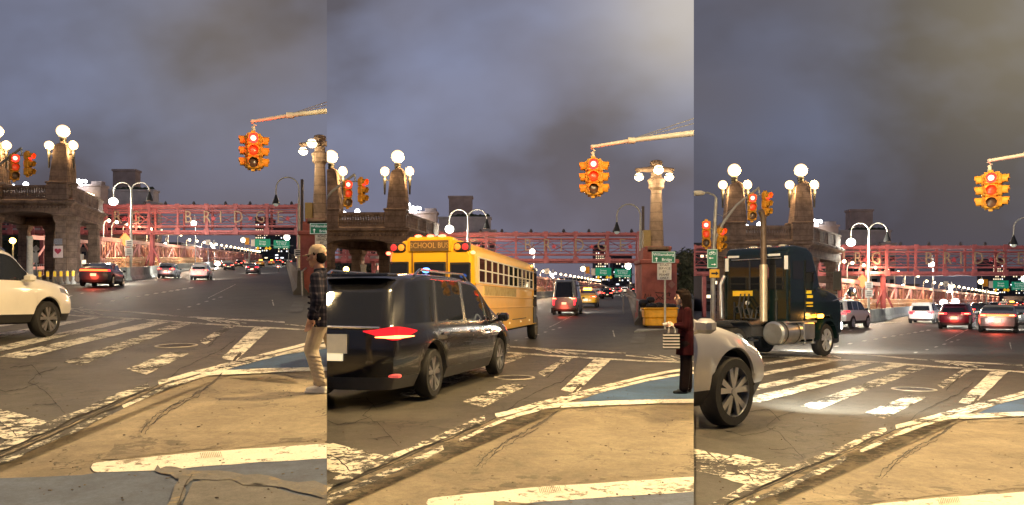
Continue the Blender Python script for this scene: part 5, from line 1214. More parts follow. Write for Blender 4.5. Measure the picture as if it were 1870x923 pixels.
for k, px, py, Yd in ((3, 1722, 553, 95), (3, 1744, 552, 95), (1, 398, 482, 140)):
    cx, cy = inv(k, px, py); f = GY(k, cx, Yd); p = P(k, cx, cy, Yd) - f
    t = thing('flashing_beacon', {1722: 'glaring roof beacon of a patrol post left of the pair above the barrier', 1744: 'glaring roof beacon right of the pair above the barrier', 398: 'glaring white beacon behind the white SUV'}[px], 'beacon', k, f, group='flashing beacons')
    MB().tube([(0, 0, 0), (0, 0, p.z)], .06, 6).build('post', grey_m, t); MB().sphere((0, -.1, p.z), .42, 12).build('beacon_lamp', lampw, t); light('POINT', t, (0, -.9, p.z), 700, (.9, .93, 1), .3)
    if px == 1722: MB().sphere((.0, -.1, p.z - .75), .3, 8).build('blue_lamp', bluel_m, t)

# black minivan, rear three quarter
pa = NG(2, 783, 729); pb = NG(2, 905, 687); mid, h, wb = oriented(pa, pb, 1, 1.98)
van = car(2, 'minivan', 'black minivan with glowing red tail light passing in front of the bus', mid, h, pblk, hero=True, tail='on', trim=mat('grey_plastic', (.06, .06, .062), .5, var=.1), reflect=0)
print('van wb', wb, 'h', math.degrees(h))
sc = wb / 3.04; van.scale = (sc, 1.02, 1.09)
mid, h, wb = oriented(pa, pb, 1, 1.98); van.location = mid
for w_ in [o for o in bpy.data.objects if o.parent == van and o.name.startswith('wheel')]: w_.scale = (1 / sc, 1, 1 / 1.07)
for sd in (-1,):
    MB().box((-2.50, sd * .80, .42), (.08, .24, .045), bev=.012).build('reflector', mat('rear_reflector', (.8, .1, .08), .3, var=0, emi=.5, emc=(1, .15, .12)), van)
MB().box((-2.66, 0, .82), (.02, .46, .24)).build('rear_plate', mat('van_plate', (.62, .55, .38), .5, var=.1, emi=.12, emc=(1, .85, .6)), van)
MB().tube([(-2.64, -.7, 1.02), (-2.67, 0, 1.03), (-2.64, .7, 1.02)], .018, 6).build('tailgate_strip', chrome, van)

# silver crossover, nose only
o = NG(3, 1331, 779)
sv = car(3, 'crossover', 'silver crossover nosing in at lower left with a ten spoke wheel', (0, 0, 0), 0, psil, hero=True, tail='dim', name='crossover', spots=3000, group=None)
place(sv, o, 1.60, -.86, R(50), 1.22)

# ------------------------------------------------------------------ school bus
def bus(k):
    A = P(k, *inv(k, 866, 460), 19.2)                      # upper rear right corner
    h = R(10.2); L, W, H = 11.6, 2.32, 3.10
    f = Vector((math.sin(h), math.cos(h), 0)); l = Vector((-math.cos(h), math.sin(h), 0)); c = Vector((A.x, A.y, 0)) + l * W / 2; 
    t = thing('school_bus', 'long yellow school bus seen from behind with red roof lights', 'school bus', k, c, h - math.pi / 2)
    zs = .62; r = .50; xw = (2.9, 10.3); bl = 10.1          # body length, then the hood
    def sec(x, rear=0):
        e = max(0, (.25 - x) / .25) if rear else 0
        ins = .12 * e * e
        return [(W / 2 - ins, zs), (W / 2 - ins, .95), (W / 2 - ins, 1.42), (W / 2 - ins, 1.80), (W / 2 - .01 - ins, 2.00), (W / 2 - .03 - ins, 2.62), (W / 2 - .05 - ins, 2.72), (W / 2 - .14 - ins, 2.90), (W / 2 - .40 - ins, 3.04), (W / 2 - .85, 3.10 - ins * .2), (0, 3.12 - ins * .2)]
    xs = [0, .03, .08, .16, .25] + [.4 + .2 * i for i in range(49)] + [bl]
    mb = MB(); rows = 11
    for sd in (1, -1):
        vs = []; fs = []
        for x in xs:
            for (w, z) in sec(x, 1):
                if z < 1.45:
                    for cxw in (xw[0],):
                        if abs(x - cxw) < r + .12: z = max(z, r + math.sqrt((r + .12) ** 2 - (x - cxw) ** 2))
                vs.append((x, w * sd, z))
        for j in range(len(xs) - 1):
            for i in range(rows - 1):
                a = j * rows + i; q = (a, a + rows, a + rows + 1, a + 1); fs.append(q if sd < 0 else q[::-1])
        mb.add(vs, fs)
    s0 = sec(0, 1)
    mb.add([(0, w, z) for w, z in s0] + [(0, -w, z) for w, z in s0[::-1]], [tuple(range(2 * rows))]); s1 = sec(bl)
    mb.add([(bl, w, z) for w, z in s1] + [(bl, -w, z) for w, z in s1[::-1]], [tuple(range(2 * rows))])
    mb.build('body', pbus, t, smooth=True)
    mb = MB(); mb.box((bl + .75, 0, 1.15), (1.5, 1.9, 1.0), bev=.2); mb.build('hood', pbus, t, smooth=True)
    mb = MB(); mb.box((5.5, 0, .75), (9, W - .7, .5)); mb.build('underbody', gap_m, t)
    for sd in (1, -1):
        for x in xw: wheel(t, x, sd * (W / 2 - .18), r, .30, False, mat('steel_rim', (.25, .22, .18), .5, .3, var=.2), sd)
        mb = MB(); 
        for a in range(13):
            q = math.pi * a / 12; q2 = math.pi * (a + 1) / 12
            if a < 12: mb.tube([(xw[0] + (r + .13) * math.cos(q), sd * (W / 2 + .01), r + (r + .13) * math.sin(q)), (xw[0] + (r + .13) * math.cos(q2), sd * (W / 2 + .01), r + (r + .13) * math.sin(q2))], .03, 5)
        mb.build('wheel_arch', blackp, t)
        fr = mat('window_frame_cream', (.62, .56, .40), .45, .1, var=.05)
        for i in range(11):
            x0 = .45 + i * .80; wf = MB(); y = sd * (W / 2 - .012)
            w_ = MB().box((x0 + .36, y, 2.30), (.66, .05, .60)).build('window', glass_m, t)
            for dx in (0, .70): wf.box((x0 + .01 + dx, y + sd * .012, 2.30), (.05, .05, .66))
            for dz in (-.32, .0, .32): wf.box((x0 + .36, y + sd * .014, 2.30 + dz), (.74, .05, .035))
            wf.build('frame', fr, w_)
        mb = MB()
        for z in (1.30, 1.62, 1.93): mb.box((4.9, sd * (W / 2 + .008), z), (9.6, .03, .045), bev=.008)
        mb.build('rub_rail', pbus, t)
        MB().box((6.4, sd * (W / 2 + .006), .90), (2.6, .012, .02)).build('panel_seam', ink, t)
        MB().box((8.9, sd * (W / 2 + .012), 2.84), (.12, .03, .06)).build('side_marker', amber_m, t)
        for x in (4.6, 6.6, 8.4): MB().box((x, sd * (W / 2 + .012), .80), (.08, .02, .05)).build('side_marker', mat('pale_marker', (.9, .7, .4), .4, var=0, emi=.8), t)
        MB().box((3.4, sd * (W / 2 + .006), 1.77), (4.6, .02, .26)).build('name_band_sheen', mat('pale_band_sheen', (.85, .66, .28), .12, .2, var=.25, scale=5), t)  # blank name band; the bright reflection on it is put into its colour
    # folding door on the right hand side
    MB().box((9.65, -(W / 2 + .0), 1.72), (.72, .06, 2.1)).build('door', mat('door_rubber', (.03, .03, .025), .4, var=0), t)
    d = MB(); d.box((9.48, -(W / 2 + .035), 1.95), (.26, .02, 1.3)); d.box((9.82, -(W / 2 + .035), 1.95), (.26, .02, 1.3)); d.build('door_glass', glass_m, t)
    MB().box((9.25, -(W / 2 + .01), 2.2), (.06, .04, 1.0)).build('door_post', pbus, t)
    # rear face: three windows, roof cap with the display, warning lamps
    for y, w, z, hgt in ((.82, .44, 2.15, .62), (0, .76, 2.04, .82), (-.80, .46, 1.98, .90)):
        MB().box((-.005, y, z), (.04, w + .08, hgt + .08), bev=.015).build('window_gasket', blackp, t); MB().box((-.02, y, z), (.04, w, hgt), bev=.015).build('rear_window', glass_m, t)
    for y in (.46, -.46): MB().box((-.012, y, 1.9), (.03, .035, 2.0)).build('door_seam', mat('seam_shadow', (.25, .12, .01), .6, var=0), t)
    cap = MB(); cap.box((.22, 0, 2.92), (.50, 1.22, .42), bev=.05); cap.build('roof_cap', pbus, t)
    MB().box((-.045, 0, 2.90), (.03, 1.0, .27)).build('display_panel', mat('display_dark', (.12, .075, .02), .6, var=.2), t)
    text('SCHOOL BUS', .20, mat('display_letter', (.45, .30, .08), .5, var=0), t, (-.065, 0, 2.90), rz=-90, sx=.85)
    for sd in (1, -1):
        MB().box((.06, sd * .84, 2.86), (.26, .40, .25), bev=.05).build('lamp_hood', blackp, t)
        for q, mt in ((.74, mat('amber_warning', (.8, .2, .02), .3, var=0, emi=.9, emc=(1, .3, .03))), (.94, mat('red_warning', (.5, .02, .02), .3, var=0, emi=.7, emc=(1, .05, .05)))):
            qq = q if sd > 0 else -q; MB().lathe([(0, -.10), (.06, -.095), (.085, -.07)], (0, qq, 2.86), 14, axis='x').build('warning_lamp', mt, t)
    rl = mat('roof_marker', (1, .1, .05), .3, var=0, emi=9, emc=(1, .10, .05))
    for y in (-.32, 0, .32): MB().sphere((.05, y, 3.15), .07, 10, sz=.6, sy=1.4).build('roof_marker', rl, t)
    for sd in (1, -1): MB().sphere((.04, sd * 1.12, 2.72), .05, 8, sy=1.4).build('roof_marker', rl, t)
    MB().box((-.10, 0, .66), (.20, W - .06, .26), bev=.03).build('bumper', blackp, t)
    for sd in (1, -1): MB().lathe([(0, -.03), (.09, -.025), (.1, 0)], (0, sd * .95, 1.25), 12, axis='x').build('tail_light', tail_m, t)
    for y in (-.5, .5):
        for z in (1.5,): MB().box((-.018, y, z), (.02, .06, .10)).build('hinge', pbus, t)
    MB().lathe([(0, .06), (.05, .05), (.07, 0)], (.6, 0, 3.12), 10).build('strobe', amber_m, t)
    light('POINT', t, (-.5, 0, 3.4), 12, (1, .15, .05), .2)
    # blue lamp glimpsed in front of the rear window
    f_ = P(k, *inv(k, 778, 494), 17.5); t2 = thing('blue_beacon', 'small blue beacon on a thin post between minivan and bus', 'beacon', k, (f_.x, f_.y, 0)); MB().tube([(0, 0, 0), (0, 0, f_.z)], .03, 6).build('post', grey_m, t2); MB().sphere((0, 0, f_.z), .10, 12, sz=.6).build('beacon_lamp', bluel_m, t2)
bus(2)
for o_ in [o for o in bpy.data.objects if o.name.startswith('school_bus')]: o_.scale = (1.07, 1, 1)

# ------------------------------------------------------------------ day cab truck
def truck(k):
    pa = NG(k, 1372, 668); pb = NG(k, 1504, 650); h = R(48); wbw = 5.2
    print('truck wb', wbw, math.degrees(h)); W = 2.45
    n = Vector((math.cos(h), -math.sin(h), 0)); mid = pb - n * (W / 2 - .05); mid.z = pb.z
    t = thing('semi_truck', 'dark green semi truck without trailer, tall exhaust stack behind the cab', 'truck', k, mid, h - math.pi / 2, scale=1.10)
    wb = wbw; G = paint('truck_green', (.003, .011, .011), .22); steel = mat('polished_steel', (.60, .60, .58), .28, .85, var=.15, scale=3); pl = mat('frame_black', (.03, .03, .032), .6, var=.2)
    def sidebox(mb, prof, w0, w1, sh=0): mb.prism(prof, w0, w1, 'xz')
    # cab shell: profile in side view, front axle at x=0
    cabp = [(-2.35, 1.12), (-2.35, 3.30), (-2.22, 3.46), (-1.9, 3.50), (-1.15, 3.46), (-.80, 3.30), (-.25, 2.25), (.9, 1.98), (1.25, 1.75), (1.32, .70), (.72, .62), (.68, 1.05), (.45, 1.28), (-.45, 1.28), (-.68, 1.05), (-.75, 1.0)]
    mb = MB(); sidebox(mb, cabp, -W / 2 + .14, W / 2 - .14); cab = mb.build('cab', G, t)
    bv = cab.modifiers.new('b', 'BEVEL'); bv.width = .07; bv.segments = 3; bv.limit_method = 'ANGLE'
    mb = MB()
    for sd in (1, -1): mb.prism([(-2.33, 1.16), (-2.33, 3.2), (-1.95, 3.28), (-1.05, 3.22), (-.72, 2.35), (-.60, 1.4), (-.78, 1.16)], sd * (W / 2 - .15), sd * (W / 2 - .09), 'xz')
    mb.build('door_panel', G, t)
    for sd in (1, -1):
        MB().prism([(-1.35, 2.35), (-1.35, 3.05), (-1.02, 3.05), (-.70, 2.40)], sd * (W / 2 - .092), sd * (W / 2 - .075), 'xz').build('side_window', glass_m, t)
        MB().box((-1.42, sd * (W / 2 - .085), 2.1), (.015, .03, 1.9)).build('door_gap', gap_m, t)
        MB().prism([(-2.18, 2.45), (-2.18, 3.0), (-1.55, 3.0), (-1.55, 2.45)], sd * (W / 2 - .092), sd * (W / 2 - .078), 'xz').build('side_window', glass_m, t)
        # fender, steps, mirror, marker strip
        fp = []
        for i in range(13): a = math.pi * i / 12; fp.append((.68 * math.cos(a), .55 + .68 * math.sin(a)))
        mb = MB(); mb.prism(fp + [(-.62, .55)] + [(.60 * math.cos(math.pi - math.pi * i / 12), .55 + .60 * math.sin(math.pi * i / 12)) for i in range(13)][1:], sd * (W / 2 - .42), sd * (W / 2 + .02), 'xz'); mb.build('fender', G, t)
        MB().box((-.55, sd * (W / 2 + .0), 1.30), (.36, .06, .12), bev=.02).build('turn_lamp', amber_m, t); MB().box((-1.05, sd * (W / 2 - .06), 1.28), (.62, .05, .05), bev=.012).build('marker_strip', mat('marker_orange', (1, .4, .03), .3, var=0, emi=3, emc=(1, .4, .04)), t)
        m_ = MB(); m_.tube([(-.5, sd * (W / 2 - .1), 2.2), (-.2, sd * (W / 2 + .35), 2.05)], .03, 6); m_.tube([(-.45, sd * (W / 2 - .1), 2.75), (-.2, sd * (W / 2 + .35), 2.65), (-.2, sd * (W / 2 + .35), 2.0)], .025, 6); m_.box((-.2, sd * (W / 2 + .38), 2.42), (.10, .26, .62), bev=.03); m_.build('mirror', blackp, t)
        m_ = MB(); m_.tube([(.6, sd * (W / 2 - .2), 1.75), (.95, sd * (W / 2 + .30), 2.02)], .02, 6); m_.sphere((.98, sd * (W / 2 + .33), 2.08), .17, 12, sx=.5); m_.build('fender_mirror', chrome, t)
        # fuel tank with straps, battery box, step plates
        tk = MB(); tk.lathe([(0, -2.85), (.30, -2.85), (.36, -2.80), (.36, -1.62), (.30, -1.57), (0, -1.57)], (0, sd * (W / 2 - .38), .80), 26, axis='x'); tk.build('fuel_tank', steel, t, smooth=True)
        tk = MB(); 
        for x in (-2.6, -1.85): tk.lathe([(.372, x - .04), (.372, x + .04)], (0, sd * (W / 2 - .38), .80), 26, axis='x')
        tk.build('tank_strap', mat('strap_dark', (.08, .08, .07), .4, .6, var=0), t)
        st = MB(); st.box((-1.18, sd * (W / 2 - .34), .84), (.72, .60, .52), bev=.03); st.box((-1.18, sd * (W / 2 - .24), .46), (.86, .34, .06)); st.box((-1.45, sd * (W / 2 - .06), .65), (.04, .03, .4)); st.box((-.92, sd * (W / 2 - .06), .65), (.04, .03, .4)); st.box((-1.5, sd * (W / 2 - .30), 1.13), (1.7, .46, .05)); st.build('step_box', steel, t)
        pass
        mk = MB(); mk.box((-1.16, sd * (W / 2 - .075), 2.06), (.30, .02, .10), .0); mk.box((-1.10, sd * (W / 2 - .075), 1.92), (.34, .02, .09)); mk.box((-1.12, sd * (W / 2 - .075), 1.72), (.40, .02, .06)); mk.box((-1.10, sd * (W / 2 - .075), 1.62), (.36, .02, .03)); mk.build('yellow_mark', mat('yellow_paint_mark', (.85, .60, .03), .5, var=0, emi=.15), t)
    mb = MB(); mb.prism([(-1.10, 3.30), (-.78, 3.18), (-.28, 2.28), (-.33, 2.25)], -W / 2 + .3, W / 2 - .3, 'xz'); mb.build('windshield', glass_m, t)
    MB().box((1.34, 0, 1.2), (.06, 1.1, .9)).build('grille', chrome, t)
    # rear wall: window, plates, lights, vertical corner strips
    x = -2.352
    MB().box((x, 0, 2.60), (.03, 1.86, .92), bev=.012).build('rear_window', glass_m, t)
    MB().box((x - .012, .2, 2.6), (.03, .04, .92)).build('window_bar', pl, t)
    for y_ in (.75, .5, -.7): MB().box((x - .02, y_, 1.45), (.03, .04, .6)).build('cab_rib', pl, t)
    MB().box((x - .01, 0, 3.10), (.03, 1.7, .02)).build('drip_rail', steel, t)
    ws = mat('reflective_strip', (.75, .75, .72), .4, var=0)
    for y, z, wy, hz in ((.78, 3.20, .40, .07), (-.62, 3.20, .40, .07), (1.02, 2.95, .12, .42), (-1.02, 2.95, .12, .42)): MB().box((x - .015, y, z), (.03, wy, hz), bev=.006).build('reflective_strip', ws, t)
    MB().box((x - .02, .45, 2.02), (.02, .70, .17)).build('yellow_plate', mat('yellow_plate_mat', (.80, .50, .03), .5, var=.1), t)
    MB().sphere((x - .03, .28, 1.72), .07, 10).build('work_lamp', white_m, t); MB().box((x - .01, -.3, 2.65), (.02, .3, .35)).build('reflection_panel', mat('window_reflection', (.20, .07, .07), .4, var=0), t)  # the reddish patch on the glass is a painted reflection
    for y, z in ((.6, 1.5), (.25, 1.45), (-.15, 1.5)): MB().lathe([(.09, -.12), (.11, -.1), (.11, 0)], (x, y, z), 12, axis='x').build('hose_coupling', pl, t)
    rb = MB()
    for y in (-.5, .0, .5): rb.box((-1.6, y, 3.52), (.14, .22, .10), bev=.02)
    rb.build('roof_marker', mat('roof_pale', (.6, .6, .55), .4, var=0), t)
    # hoses
    hs = MB(); rnd = random.Random(2)
    for i, y in enumerate((.2, .35, .5)): hs.tube([(x - .05, y, 2.0), (x - .35, y - .1, 1.6), (x - .5, y - .3, 1.25), (x - .3, y - .5, 1.2), (x - .2, y - .5, 1.5)], .025, 6)
    hs.build('air_hose', pl, t)
    # exhaust stack and grab pipe
    ex = MB(); ex.tube([(x - .28, -.42, 1.15), (x - .28, -.42, 1.35), (x - .28, -.42, 2.9)], .115, 16); ex.build('exhaust_shield', mat('stack_cream', (.62, .52, .36), .4, .5, var=.15), t, smooth=True)
    ex = MB(); ex.tube([(x - .28, -.42, 2.9), (x - .28, -.42, 3.6), (x - .30, -.42, 4.35), (x - .45, -.42, 4.55)], .09, 14); ex.build('exhaust_pipe', mat('stack_brown', (.14, .10, .07), .5, .5, var=.3), t, smooth=True)
    ex = MB(); ex.tube([(x - .28, -.42, 1.2), (x - .25, -.2, 1.08), (x - .1, .4, 1.0), (x + .2, .8, .95)], .11, 12); ex.build('exhaust_elbow', mat('elbow_brown', (.30, .20, .13), .5, .5, var=.2), t, smooth=True)
    gp = MB(); gp.tube([(x - .12, 1.15, 1.2), (x - .14, 1.17, 2.3), (x - .05, 1.08, 2.6)], .06, 10); gp.build('grab_pipe', steel, t, smooth=True)
    fm = MB(); fm.box((-wb / 2 - .5, .42, .85), (wb + 2.6, .10, .28)); fm.box((-wb / 2 - .5, -.42, .85), (wb + 2.6, .10, .28)); fm.box((x - 1.0, 0, 1.02), (1.2, .8, .06)); fm.box((-wb + .3, 0, 1.12), (.9, 1.0, .12)); fm.box((.9, 0, .55), (.5, W - .3, .35), bev=.05); fm.build('frame', pl, t)
    sr = mat('bright_rim', (.78, .80, .82), .3, .7, var=.05)
    for sd in (1, -1):
        wheel(t, 0, sd * (W / 2 - .20), .52, .30, True, sr, sd)
        for xx in (-wb - .2, -wb + 1.0 - .2 - 1.0 - 1.1): 
            w = wheel(t, xx, sd * (W / 2 - .30), .52, .56, True, sr, sd)
            MB().lathe([(0, sd * .24), (.16, sd * .245), (.20, sd * .20), (.34, sd * .16)], (0, 0, 0), 24, axis='y').build('hub', sr, w, smooth=True)
        mf = MB(); mf.prism([(-wb + .45, .75), (-wb + .55, 1.08), (-wb + .3, 1.22), (-wb - .7, 1.22), (-wb - .7, 1.18), (-wb + .27, 1.18), (-wb + .50, 1.05), (-wb + .42, .75)], sd * (W / 2 - .58), sd * (W / 2 - .02), 'xz'); mf.build('rear_fender', pl, t)
    light('POINT', t, (-.55, -(W / 2 + .25), 1.3), 14, (1, .45, .08), .1)
    for sd in (1, -1): light('SPOT', t, (1.45, sd * .85, .95), 3600, (1, .97, .9), .08, 'headlight_beam', (R(90 - 1), 0, R(-90)), 120, 1.0)
    for sd in (1, -1): MB().box((1.30, sd * .92, .95), (.12, .34, .24), bev=.03).build('headlight', head_m, t)
truck(3)

# ------------------------------------------------------------------ motorcycle in the far traffic
cx, cy = 508, 497.5; p = GP(1, cx, cy)
t = thing('motorcycle', 'motorcycle with one red tail lamp riding between the far cars', 'motorcycle', 1, p, heading(1, 540) - math.pi / 2, scale=1.0)
for x in (-.7, .7): MB().lathe([(.2, -.05), (.32, -.05), (.33, 0), (.32, .05), (.2, .05)], (x, 0, .33), 16, axis='y').build('wheel', tyre_m, t)
mb = MB(); mb.tube([(-.75, 0, .75), (-.3, 0, .78), (.2, 0, .9), (.6, 0, .95)], [.10, .14, .18, .08], 8); mb.tube([(.7, 0, .33), (.5, 0, 1.05)], .04, 6); mb.tube([(.5, -.35, 1.08), (.5, .35, 1.08)], .025, 6); mb.box((0, 0, .5), (.6, .25, .35), bev=.05); mb.build('frame', pblk, t)
MB().sphere((-.82, 0, .72), .11, 8).build('tail_light', tail_hot, t)

# ------------------------------------------------------------------ people: overlapping tapered limbs fused into one continuous skin
def cap(mb, p0, r0, p1, r1, n=14, k=6):
    p0, p1 = Vector(p0), Vector(p1); pts = []; rs = []
    d = (p1 - p0); L = d.length; d.normalize()
    for i in range(4): a = math.pi / 2 * (1 - i / 4.0); pts.append(p0 - d * r0 * math.sin(a) * .98); rs.append(max(.002, r0 * math.cos(a)))
    for i in range(k + 1): s = i / k; pts.append(p0 + d * L * s); rs.append(r0 + (r1 - r0) * s)
    for i in range(1, 5): a = math.pi / 2 * i / 4; pts.append(p1 + d * r1 * math.sin(a) * .98); rs.append(max(.002, r1 * math.cos(a)))
    # tube with a fixed frame
    up = Vector((0, 0, 1)) if abs(d.z) < .9 else Vector((0, 1, 0)); a_ = d.cross(up).normalized(); b_ = a_.cross(d); vs = []
    for p, r in zip(pts, rs):
        for j in range(n): t = 2 * math.pi * j / n; vs.append(p + (a_ * math.cos(t) + b_ * math.sin(t)) * r)
    fs = []
    for i in range(len(pts) - 1):
        for j in range(n): q = (j + 1) % n; fs.append((i * n + j, i * n + q, i * n + n + q, i * n + n + j))
    fs += [tuple(range(n - 1, -1, -1)), tuple(range((len(pts) - 1) * n, len(pts) * n))]
    mb.add(vs, fs)
def fuse(mb, name, m, parent, vox=.008, smooth=4):
    o = mb.build(name, m, parent); md = o.modifiers.new('r', 'REMESH'); md.mode = 'VOXEL'; md.voxel_size = vox; md.use_smooth_shade = True
    if smooth: s = o.modifiers.new('s', 'SMOOTH'); s.iterations = smooth; s.factor = .5
    bpy.context.view_layer.update(); me = bpy.data.meshes.new_from_object(o.evaluated_get(bpy.context.evaluated_depsgraph_get()))
    o.modifiers.clear(); o.data = me; me.materials.clear(); me.materials.append(m); me.polygons.foreach_set('use_smooth', [True] * len(me.polygons)); return o
def head_shape(mb, c, s=1.0, fem=False):
    """skull with brow, nose, lips, chin and ears; faces -x"""
    x, y, z = c
    mb.sphere((x + .012 * s, y, z + .02 * s), .100 * s, 20, sz=1.10, sx=1.0, sy=.80)
    mb.sphere((x - .030 * s, y, z - .045 * s), .064 * s, 16, sz=1.15, sx=.95, sy=.88)
    mb.sphere((x - .060 * s, y, z - .098 * s), .024 * s, 10, sy=1.3)
    cap(mb, (x - .094 * s, y, z + .012 * s), .008 * s, (x - .112 * s, y, z - .030 * s), .013 * s)
    cap(mb, (x - .086 * s, y - .03 * s, z + .026 * s), .011 * s, (x - .086 * s, y + .03 * s, z + .026 * s), .011 * s)
    cap(mb, (x - .088 * s, y - .014 * s, z - .062 * s), .007 * s, (x - .088 * s, y + .014 * s, z - .062 * s), .007 * s)
    cap(mb, (x - .084 * s, y - .013 * s, z - .076 * s), .008 * s, (x - .084 * s, y + .013 * s, z - .076 * s), .008 * s)
    for sd in (-1, 1): mb.sphere((x + .012 * s, y + sd * .082 * s, z - .008 * s), .028 * s, 10, sx=.7, sy=.35, sz=1.1); mb.sphere((x - .055 * s, y + sd * .043 * s, z - .02 * s), .030 * s, 10)
def loft(mb, secs, n=22):
    vs = []; fs = []
    P_ = []
    for a, b in zip(secs, secs[1:]):
        for i in range(5): t = i / 5; t2 = t * t * (3 - 2 * t); P_.append([a[q] + (b[q] - a[q]) * (t if q == 0 else t2) for q in range(4)])
    P_.append(list(secs[-1]))
    for z, rx, ry, x in P_:
        for j in range(n): a = 2 * math.pi * j / n; vs.append((x + rx * math.cos(a), ry * math.sin(a), z))
    for i in range(len(P_) - 1):
        for j in range(n): q = (j + 1) % n; fs.append((i * n + j, i * n + q, i * n + n + q, i * n + n + j))
    fs += [tuple(range(n - 1, -1, -1)), tuple(range((len(P_) - 1) * n, len(P_) * n))]
    mb.add(vs, fs)
def face_bits(parent, c, s=1.0, lip=(.45, .14, .12)):
    x, y, z = c; mb = MB()
    for sd in (-1, 1): mb.sphere((x - .083 * s, y + sd * .031 * s, z + .003 * s), .0115 * s, 10)
    mb.build('eyes', mat('eye_dark', (.03, .02, .015), .2, var=0), parent)
    mb = MB()
    for sd in (-1, 1): mb.tube([(x - .099 * s, y + sd * .014 * s, z + .030 * s), (x - .095 * s, y + sd * .032 * s, z + .036 * s), (x - .082 * s, y + sd * .052 * s, z + .028 * s)], .0045 * s, 6)
    mb.build('eyebrows', mat('brow_dark', (.02, .012, .008), .7, var=0), parent)
    mb = MB(); mb.tube([(x - .086 * s, y - .020 * s, z - .069 * s), (x - .0955 * s, y, z - .068 * s), (x - .086 * s, y + .020 * s, z - .069 * s)], .006 * s, 8); mb.build('lips', mat('lips_%s' % lip[0], lip, .5, var=0), parent)
def hand(mb, w, d, up, curl=.5, s=1.0, thumb=1):
    """palm from wrist w along unit d; fingers spread along 'up'; five chains"""
    w = Vector(w); d = Vector(d).normalized(); up = Vector(up).normalized(); nrm = d.cross(up).normalized()
    cap(mb, w, .026 * s, w + d * .035 * s, .030 * s); 
    for i in range(4):
        o = (i - 1.5) * .020 * s; ln = (.070, .080, .076, .060)[i] * s; b0 = w + up * o * .8; b = w + d * .085 * s + up * o; cap(mb, b0, .014 * s, b, .011 * s)
        d1 = (d * math.cos(curl * .6) + nrm * math.sin(curl * .6)); d2 = (d * math.cos(curl * 1.6) + nrm * math.sin(curl * 1.6)); m1 = b + d1 * ln * .5; cap(mb, b, .0095 * s, m1, .0088 * s); cap(mb, m1, .0088 * s, m1 + d2 * ln * .5, .0075 * s)
    t0 = w + d * .02 * s + up * .030 * s * thumb; t1 = t0 + (d * .6 + up * .7 * thumb + nrm * .3).normalized() * .045 * s; cap(mb, w + up * .012 * thumb, .015 * s, t1, .012 * s); cap(mb, t1, .0115 * s, t1 + (d + nrm * .4).normalized() * .035 * s, .009 * s)

def plaid():
    m = bpy.data.materials.new('plaid_flannel'); m.use_nodes = True; nt = m.node_tree; N = nt.nodes; L = nt.links; b = N['Principled BSDF']; b.inputs['Roughness'].default_value = .9
    tc = N.new('ShaderNodeTexCoord'); sp = N.new('ShaderNodeSeparateXYZ'); L.new(tc.outputs['Object'], sp.inputs[0])
    def stripe(s, per, wd):
        a = N.new('ShaderNodeMath'); a.operation = 'MULTIPLY'; L.new(s, a.inputs[0]); a.inputs[1].default_value = 1 / per
        f = N.new('ShaderNodeMath'); f.operation = 'FRACT'; L.new(a.outputs[0], f.inputs[0]); c = N.new('ShaderNodeMath'); c.operation = 'LESS_THAN'; L.new(f.outputs[0], c.inputs[0]); c.inputs[1].default_value = wd; return c.outputs[0]
    xy = N.new('ShaderNodeMath'); xy.operation = 'ADD'; L.new(sp.outputs[0], xy.inputs[0]); L.new(sp.outputs[1], xy.inputs[1])
    a = N.new('ShaderNodeMath'); a.operation = 'ADD'; L.new(stripe(sp.outputs[2], .085, .32), a.inputs[0]); L.new(stripe(xy.outputs[0], .085, .32), a.inputs[1])
    r = N.new('ShaderNodeValToRGB'); d = N.new('ShaderNodeMath'); d.operation = 'MULTIPLY'; L.new(a.outputs[0], d.inputs[0]); d.inputs[1].default_value = .5; L.new(d.outputs[0], r.inputs[0])
    e = r.color_ramp.elements; e[0].color = (.012, .013, .025, 1); e[1].color = (.085, .07, .085, 1); q = e.new(.5); q.color = (.030, .028, .042, 1); L.new(r.outputs[0], b.inputs['Base Color']); return m

